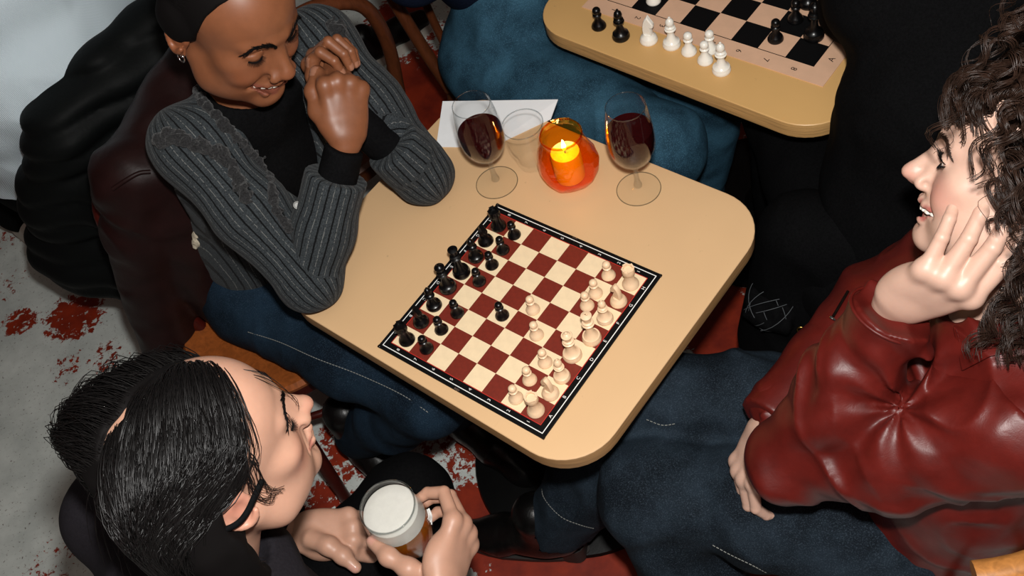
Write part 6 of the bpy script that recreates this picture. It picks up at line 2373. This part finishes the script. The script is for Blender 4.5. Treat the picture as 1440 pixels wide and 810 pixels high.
# --- person in black with their back to the red jacket
def person_f():
    root = person_root((0, 0, 0), 'person dressed all in black leaning over the yellowish table, back turned')
    fw = np.array([.45, .89, 0]); rt = np.array([.89, -.45, 0]); up = np.array([0, 0, 1.0])
    PV = np.array([.66, -.030, .50]); CH = np.array([.752, .055, .80]); NB = np.array([.832, .110, 1.00])
    LS = NB - rt * .165 - up * .05; RS = NB + rt * .165 - up * .05
    LE = LS + np.array([.04, .14, -.14]); RE = RS + np.array([.06, .16, -.18])
    LW = LE + np.array([.12, .20, -.005]); RW = RE + np.array([-.06, .22, .01])
    H = (orient((.35, .90, -.30), (.15, .2, .95)), NB + np.array([.05, .09, .17]))
    parts = []
    hV, hQ = simple_head(H, 'skin_pale', parts, neck_end=H[0].T @ (NB - H[1]))
    for W_, E_, right in ((LW, LE, False), (RW, RE, True)):
        hd = make_hand([(20, 25, 15)] * 4, h=.003)
        parts.append(place_hand(hd, W_ - E_, up, W_, right))
        parts.append(sleeve([E_, W_], [.035, .024], None, h=.005))
    body_core(parts, NB - up * .04, CH, PV, LS, LE, RS, RE)
    body_mesh(root, 'skin_pale', parts)
    link('hair', fast_mesh('hair', hV, hQ), M('hair_soft_black'), root)
    garment(root, 'sweater', [([PV + up * .04, PV * .5 + CH * .5, CH], [.160, .160, .165], (fw, .8)), ([CH, NB - up * .04], [.155, .08]), ([NB - up * .05, LS], [.075, .074]), ([NB - up * .05, RS], [.075, .074]),
                              ([LS, LE], [.072, .058]), ([LE, LW * .92 + LE * .08], [.056, .045]), ([RS, RE], [.072, .058]), ([RE, RW * .92 + RE * .08], [.056, .045])], .007, 'black_cloth', wool_folds(12, .014, 3))
    LH = PV - rt * .1; RH = PV + rt * .1
    LK = LH + np.array([.06, .40, .03]); RK = RH + np.array([.14, .38, .03])
    garment(root, 'trousers', [([PV, PV - up * .05], [.165, .16]), ([LH, LK], [.10, .075]), ([LK, LK + np.array([0, -.02, -.40])], [.07, .06]), ([RH, RK], [.10, .075]), ([RK, RK + np.array([0, -.02, -.40])], [.07, .06])], .008, 'black_cloth', wool_folds(12, .010, 5))
    shoe(root, LK + np.array([0, -.02, 0]), fw, 'boot_black', 'boot_sole'); shoe(root, RK + np.array([0, -.02, 0]), fw, 'boot_black', 'boot_sole')


person_f()


def black_coat_on_chair():
    """the black cloth that hangs down behind the person in black"""
    root = empty('long_coat', (.56, .03, .3)); tag(root, 'long black coat hanging down behind the person in black', 'coat')
    v = Vol((.30, -.34, .20), (.92, .22, .82), .007)
    for t in np.linspace(0, 1, 6):
        p = np.array([.500, .065, .60]) + np.array([.24, -.20, 0]) * t
        v.cone(p, p + np.array([-.035, -.01, -.30]), .060, .075, k=.06)
    v.disp(lambda P: .020 * (ridged(P, (.77, -.63, .1), 12, 3, 6) - .5), .04)
    V, Q = v.surf(); V = relax(V, Q, 1, .5)
    rel(root, link('coat_body', fast_mesh('coat_body', V, Q), M('black_cloth'), root))


black_coat_on_chair()
bentwood((.68, -.02), face_ang((.45, .89)), 'dark backless seat under the person dressed in black', 'wood_brown', 'wood_mahogany', back=False)


# --- person in blue jeans at the second table
def person_e():
    root = person_root((0, 0, 0), 'person in blue jeans and navy top sitting at the yellowish table, only legs in view')
    fw = np.array([.57, -.82, 0]); fw /= np.linalg.norm(fw); up = np.array([0, 0, 1.0]); rt = np.cross(fw, up)
    RH = np.array([.135, .800, .545]); RK = RH + fw * .46 + rt * .035 + up * .0
    PV = RH - rt * .09; LH = PV - rt * .09; LK = LH + fw * .44
    CH = PV + up * .42 - fw * .10; NB = CH + up * .20
    LS = NB - rt * .19 - up * .05; RS = NB + rt * .19 - up * .05
    H = (orient(fw * .9 - up * .2, up), NB + up * .18 + fw * .03)
    parts = []
    hV, hQ = simple_head(H, 'skin_pale', parts, neck_end=H[0].T @ (NB - H[1]))
    RE = RS + fw * .05 - up * .27; LE = LS + fw * .10 - up * .25; RW = RE + fw * .10 - rt * .20 + up * .03; LW = LE + fw * .24
    for W_, E_, right in ((LW, LE, False), (RW, RE, True)):
        parts.append(place_hand(make_hand([(20, 25, 15)] * 4, h=.003), W_ - E_, up, W_, right)); parts.append(sleeve([E_, W_], [.035, .024], None, h=.005))
    body_core(parts, NB - up * .04, CH, PV, LS, LE, RS, RE)
    body_mesh(root, 'skin_pale', parts)
    link('hair', fast_mesh('hair', hV, hQ), M('hair_brown'), root)
    garment(root, 'sweater', [([PV - fw * .05 + up * .23, CH], [.140, .160], (fw, .8)), ([CH, NB - up * .04], [.155, .08]), ([NB - up * .05, LS], [.075, .074]), ([NB - up * .05, RS], [.075, .074]),
                              ([LS, LE], [.068, .055]), ([LE, LW * .9 + LE * .1], [.054, .045]), ([RS, RE], [.068, .055]), ([RE, RW * .9 + RE * .1], [.054, .045])], .008, 'navy_knit', wool_folds(12, .010, 3))
    j, V = garment(root, 'jeans', [([PV + up * .08, PV - up * .03], [.150, .16], (fw, .9)), ([RH - fw * .03, RH * .45 + RK * .55, RK], [.110, .098, .086]), ([RK, RK + np.array([-.10, .15, -.42])], [.082, .070]), ([LH, LK], [.100, .08]), ([LK, LK + np.array([-.04, .05, -.42])], [.075, .065])],
                   .006, 'denim_teal', lambda P: .012 * (ridged(P, fw + .3 * rt, 9, 4, 7, warp=.8) - .5) + .006 * (vnoise(P * 22, 3) - .5), k=.035)
    shoe(root, RK + np.array([-.11, .16, 0]), fw, 'boot_black', 'boot_sole'); shoe(root, LK + np.array([-.04, .05, 0]), fw, 'boot_black', 'boot_sole')


person_e()


# --- person in the white ribbed top
def person_d():
    root = person_root((0, 0, 0), 'person in pale blue-white ribbed top sitting with their back to the quilted coat')
    fw = np.array([-.55, .83, 0]); fw /= np.linalg.norm(fw); up = np.array([0, 0, 1.0]); rt = np.cross(fw, up)
    PV = np.array([-.90, 1.10, .52]); CH = np.array([-.74, .96, .86]); NB = np.array([-.68, .93, 1.10])
    LS = NB - rt * .19 - up * .05; RS = NB + rt * .19 - up * .05
    H = (orient(fw * .9 - up * .1, up), NB + up * .18 + fw * .03)
    parts = []
    hV, hQ = simple_head(H, 'skin_pale', parts, neck_end=H[0].T @ (NB - H[1]))
    RE = RS + fw * .08 - up * .26; LE = LS + fw * .08 - up * .26; RW = RE + fw * .22; LW = LE + fw * .22
    for W_, E_, right in ((LW, LE, False), (RW, RE, True)):
        parts.append(place_hand(make_hand([(20, 25, 15)] * 4, h=.003), W_ - E_, up, W_, right)); parts.append(sleeve([E_, W_], [.035, .024], None, h=.005))
    body_core(parts, NB - up * .04, CH, PV, LS, LE, RS, RE)
    body_mesh(root, 'skin_pale', parts)
    link('hair', fast_mesh('hair', hV, hQ), M('hair_brown'), root)
    t = NT('ribbed_white'); n = t.attr('rib').outputs['Fac']
    w = t.math('SINE', t.math('MULTIPLY', n, 2600.0))
    t.bsdf(Base_Color=rgb(204, 219, 227), Roughness=.85, Specular_IOR_Level=.1, Normal=t.bump(w, .5, .0012)); MATS['ribbed_white'] = t.m
    o, V = garment(root, 'ribbed_top', [([PV + up * .03, PV * .5 + CH * .5, CH], [.205, .200, .205], (fw, .85)), ([CH, NB - up * .04], [.18, .08]), ([NB - up * .05, LS], [.085, .08]), ([NB - up * .05, RS], [.085, .08]),
                                        ([LS, LE], [.075, .06]), ([LE, LW * .9 + LE * .1], [.058, .05]), ([RS, RE], [.075, .06]), ([RE, RW * .9 + RE * .1], [.058, .05])], .006, 'ribbed_white', lambda P: .016 * (ridged(P, (.2, .2, 1), 7, 2, 8) - .5))
    vattr(o.data, 'rib', V @ rt)
    LH = PV - rt * .1; RH = PV + rt * .1; LK = LH + fw * .42 + up * .03; RK = RH + fw * .40 - rt * .25 + up * .03
    LA = np.array([-1.36, 1.57, .12]); RA = RK + fw * .03 - up * .42
    garment(root, 'trousers', [([PV, PV - up * .06], [.185, .18]), ([LH, LK], [.10, .075]), ([LK, LA], [.07, .06]), ([RH, RK], [.10, .075]), ([RK, RA], [.07, .06])], .008, 'black_cloth', wool_folds(12, .010, 5))
    shoe(root, (-1.36, 1.56, 0), (-1, .25, 0), 'sneaker_white', 'sneaker_white'); shoe(root, RA, fw, 'sneaker_white', 'sneaker_white')


person_d()

# ---------------------------------------------------------------- small things beyond
sn = empty('sneakers', tuple(at(540, 80, 0))); tag(sn, 'white and black sneaker on the floor beside the brown bentwood chair', 'shoe')
o = shoe(sn, at(536, 82, 0), (.9, .35, 0), 'boot_black', 'sneaker_white'); rel(sn, o)


def mesh_bag():
    c = at(1088, 428, .47)
    root = empty('mesh_pouch', tuple(c)); tag(root, 'sheer black mesh pouch with a gold clasp beside the blue-jeaned thigh', 'pouch')
    rng = np.random.default_rng(3)
    L = []
    for i in range(60):
        a = rng.uniform(0, 6.28); r = rng.uniform(.02, .06)
        u = rng.normal(size=3); u /= np.linalg.norm(u); w = np.cross(u, rng.normal(size=3)); w /= np.linalg.norm(w)
        s0 = rng.uniform(0, 6.28); ln = rng.uniform(.8, 2.4)
        L.append([(r * (math.cos(s0 + ln * t) * u + math.sin(s0 + ln * t) * w)) * np.array([1, 1, .8]) for t in np.linspace(0, 1, 10)])
    plain('sheer_thread', rgb(70, 73, 76), .6)
    link('mesh_net', strands_mesh('mesh_net', np.array(L), .0007, .0007, 4), M('sheer_thread'), root)
    v = Vol((-.07, -.07, -.06), (.07, .07, .06), .004); v.ell((0, 0, -.005), (.052, .052, .042), k=0); v.disp(wool_folds(30, .02, 3)); V, Q = v.surf()
    link('lining', fast_mesh('lining', V, Q), M('black_cloth'), root)
    cl = at(1126, 464, .47) - c
    pts = [cl + np.array([.006 * math.cos(a), .006 * math.sin(a), 0]) for a in np.linspace(0, 5, 12)]
    link('clasp', tube_mesh('clasp', pts, .0016, 8), M('gold'), root)


mesh_bag()
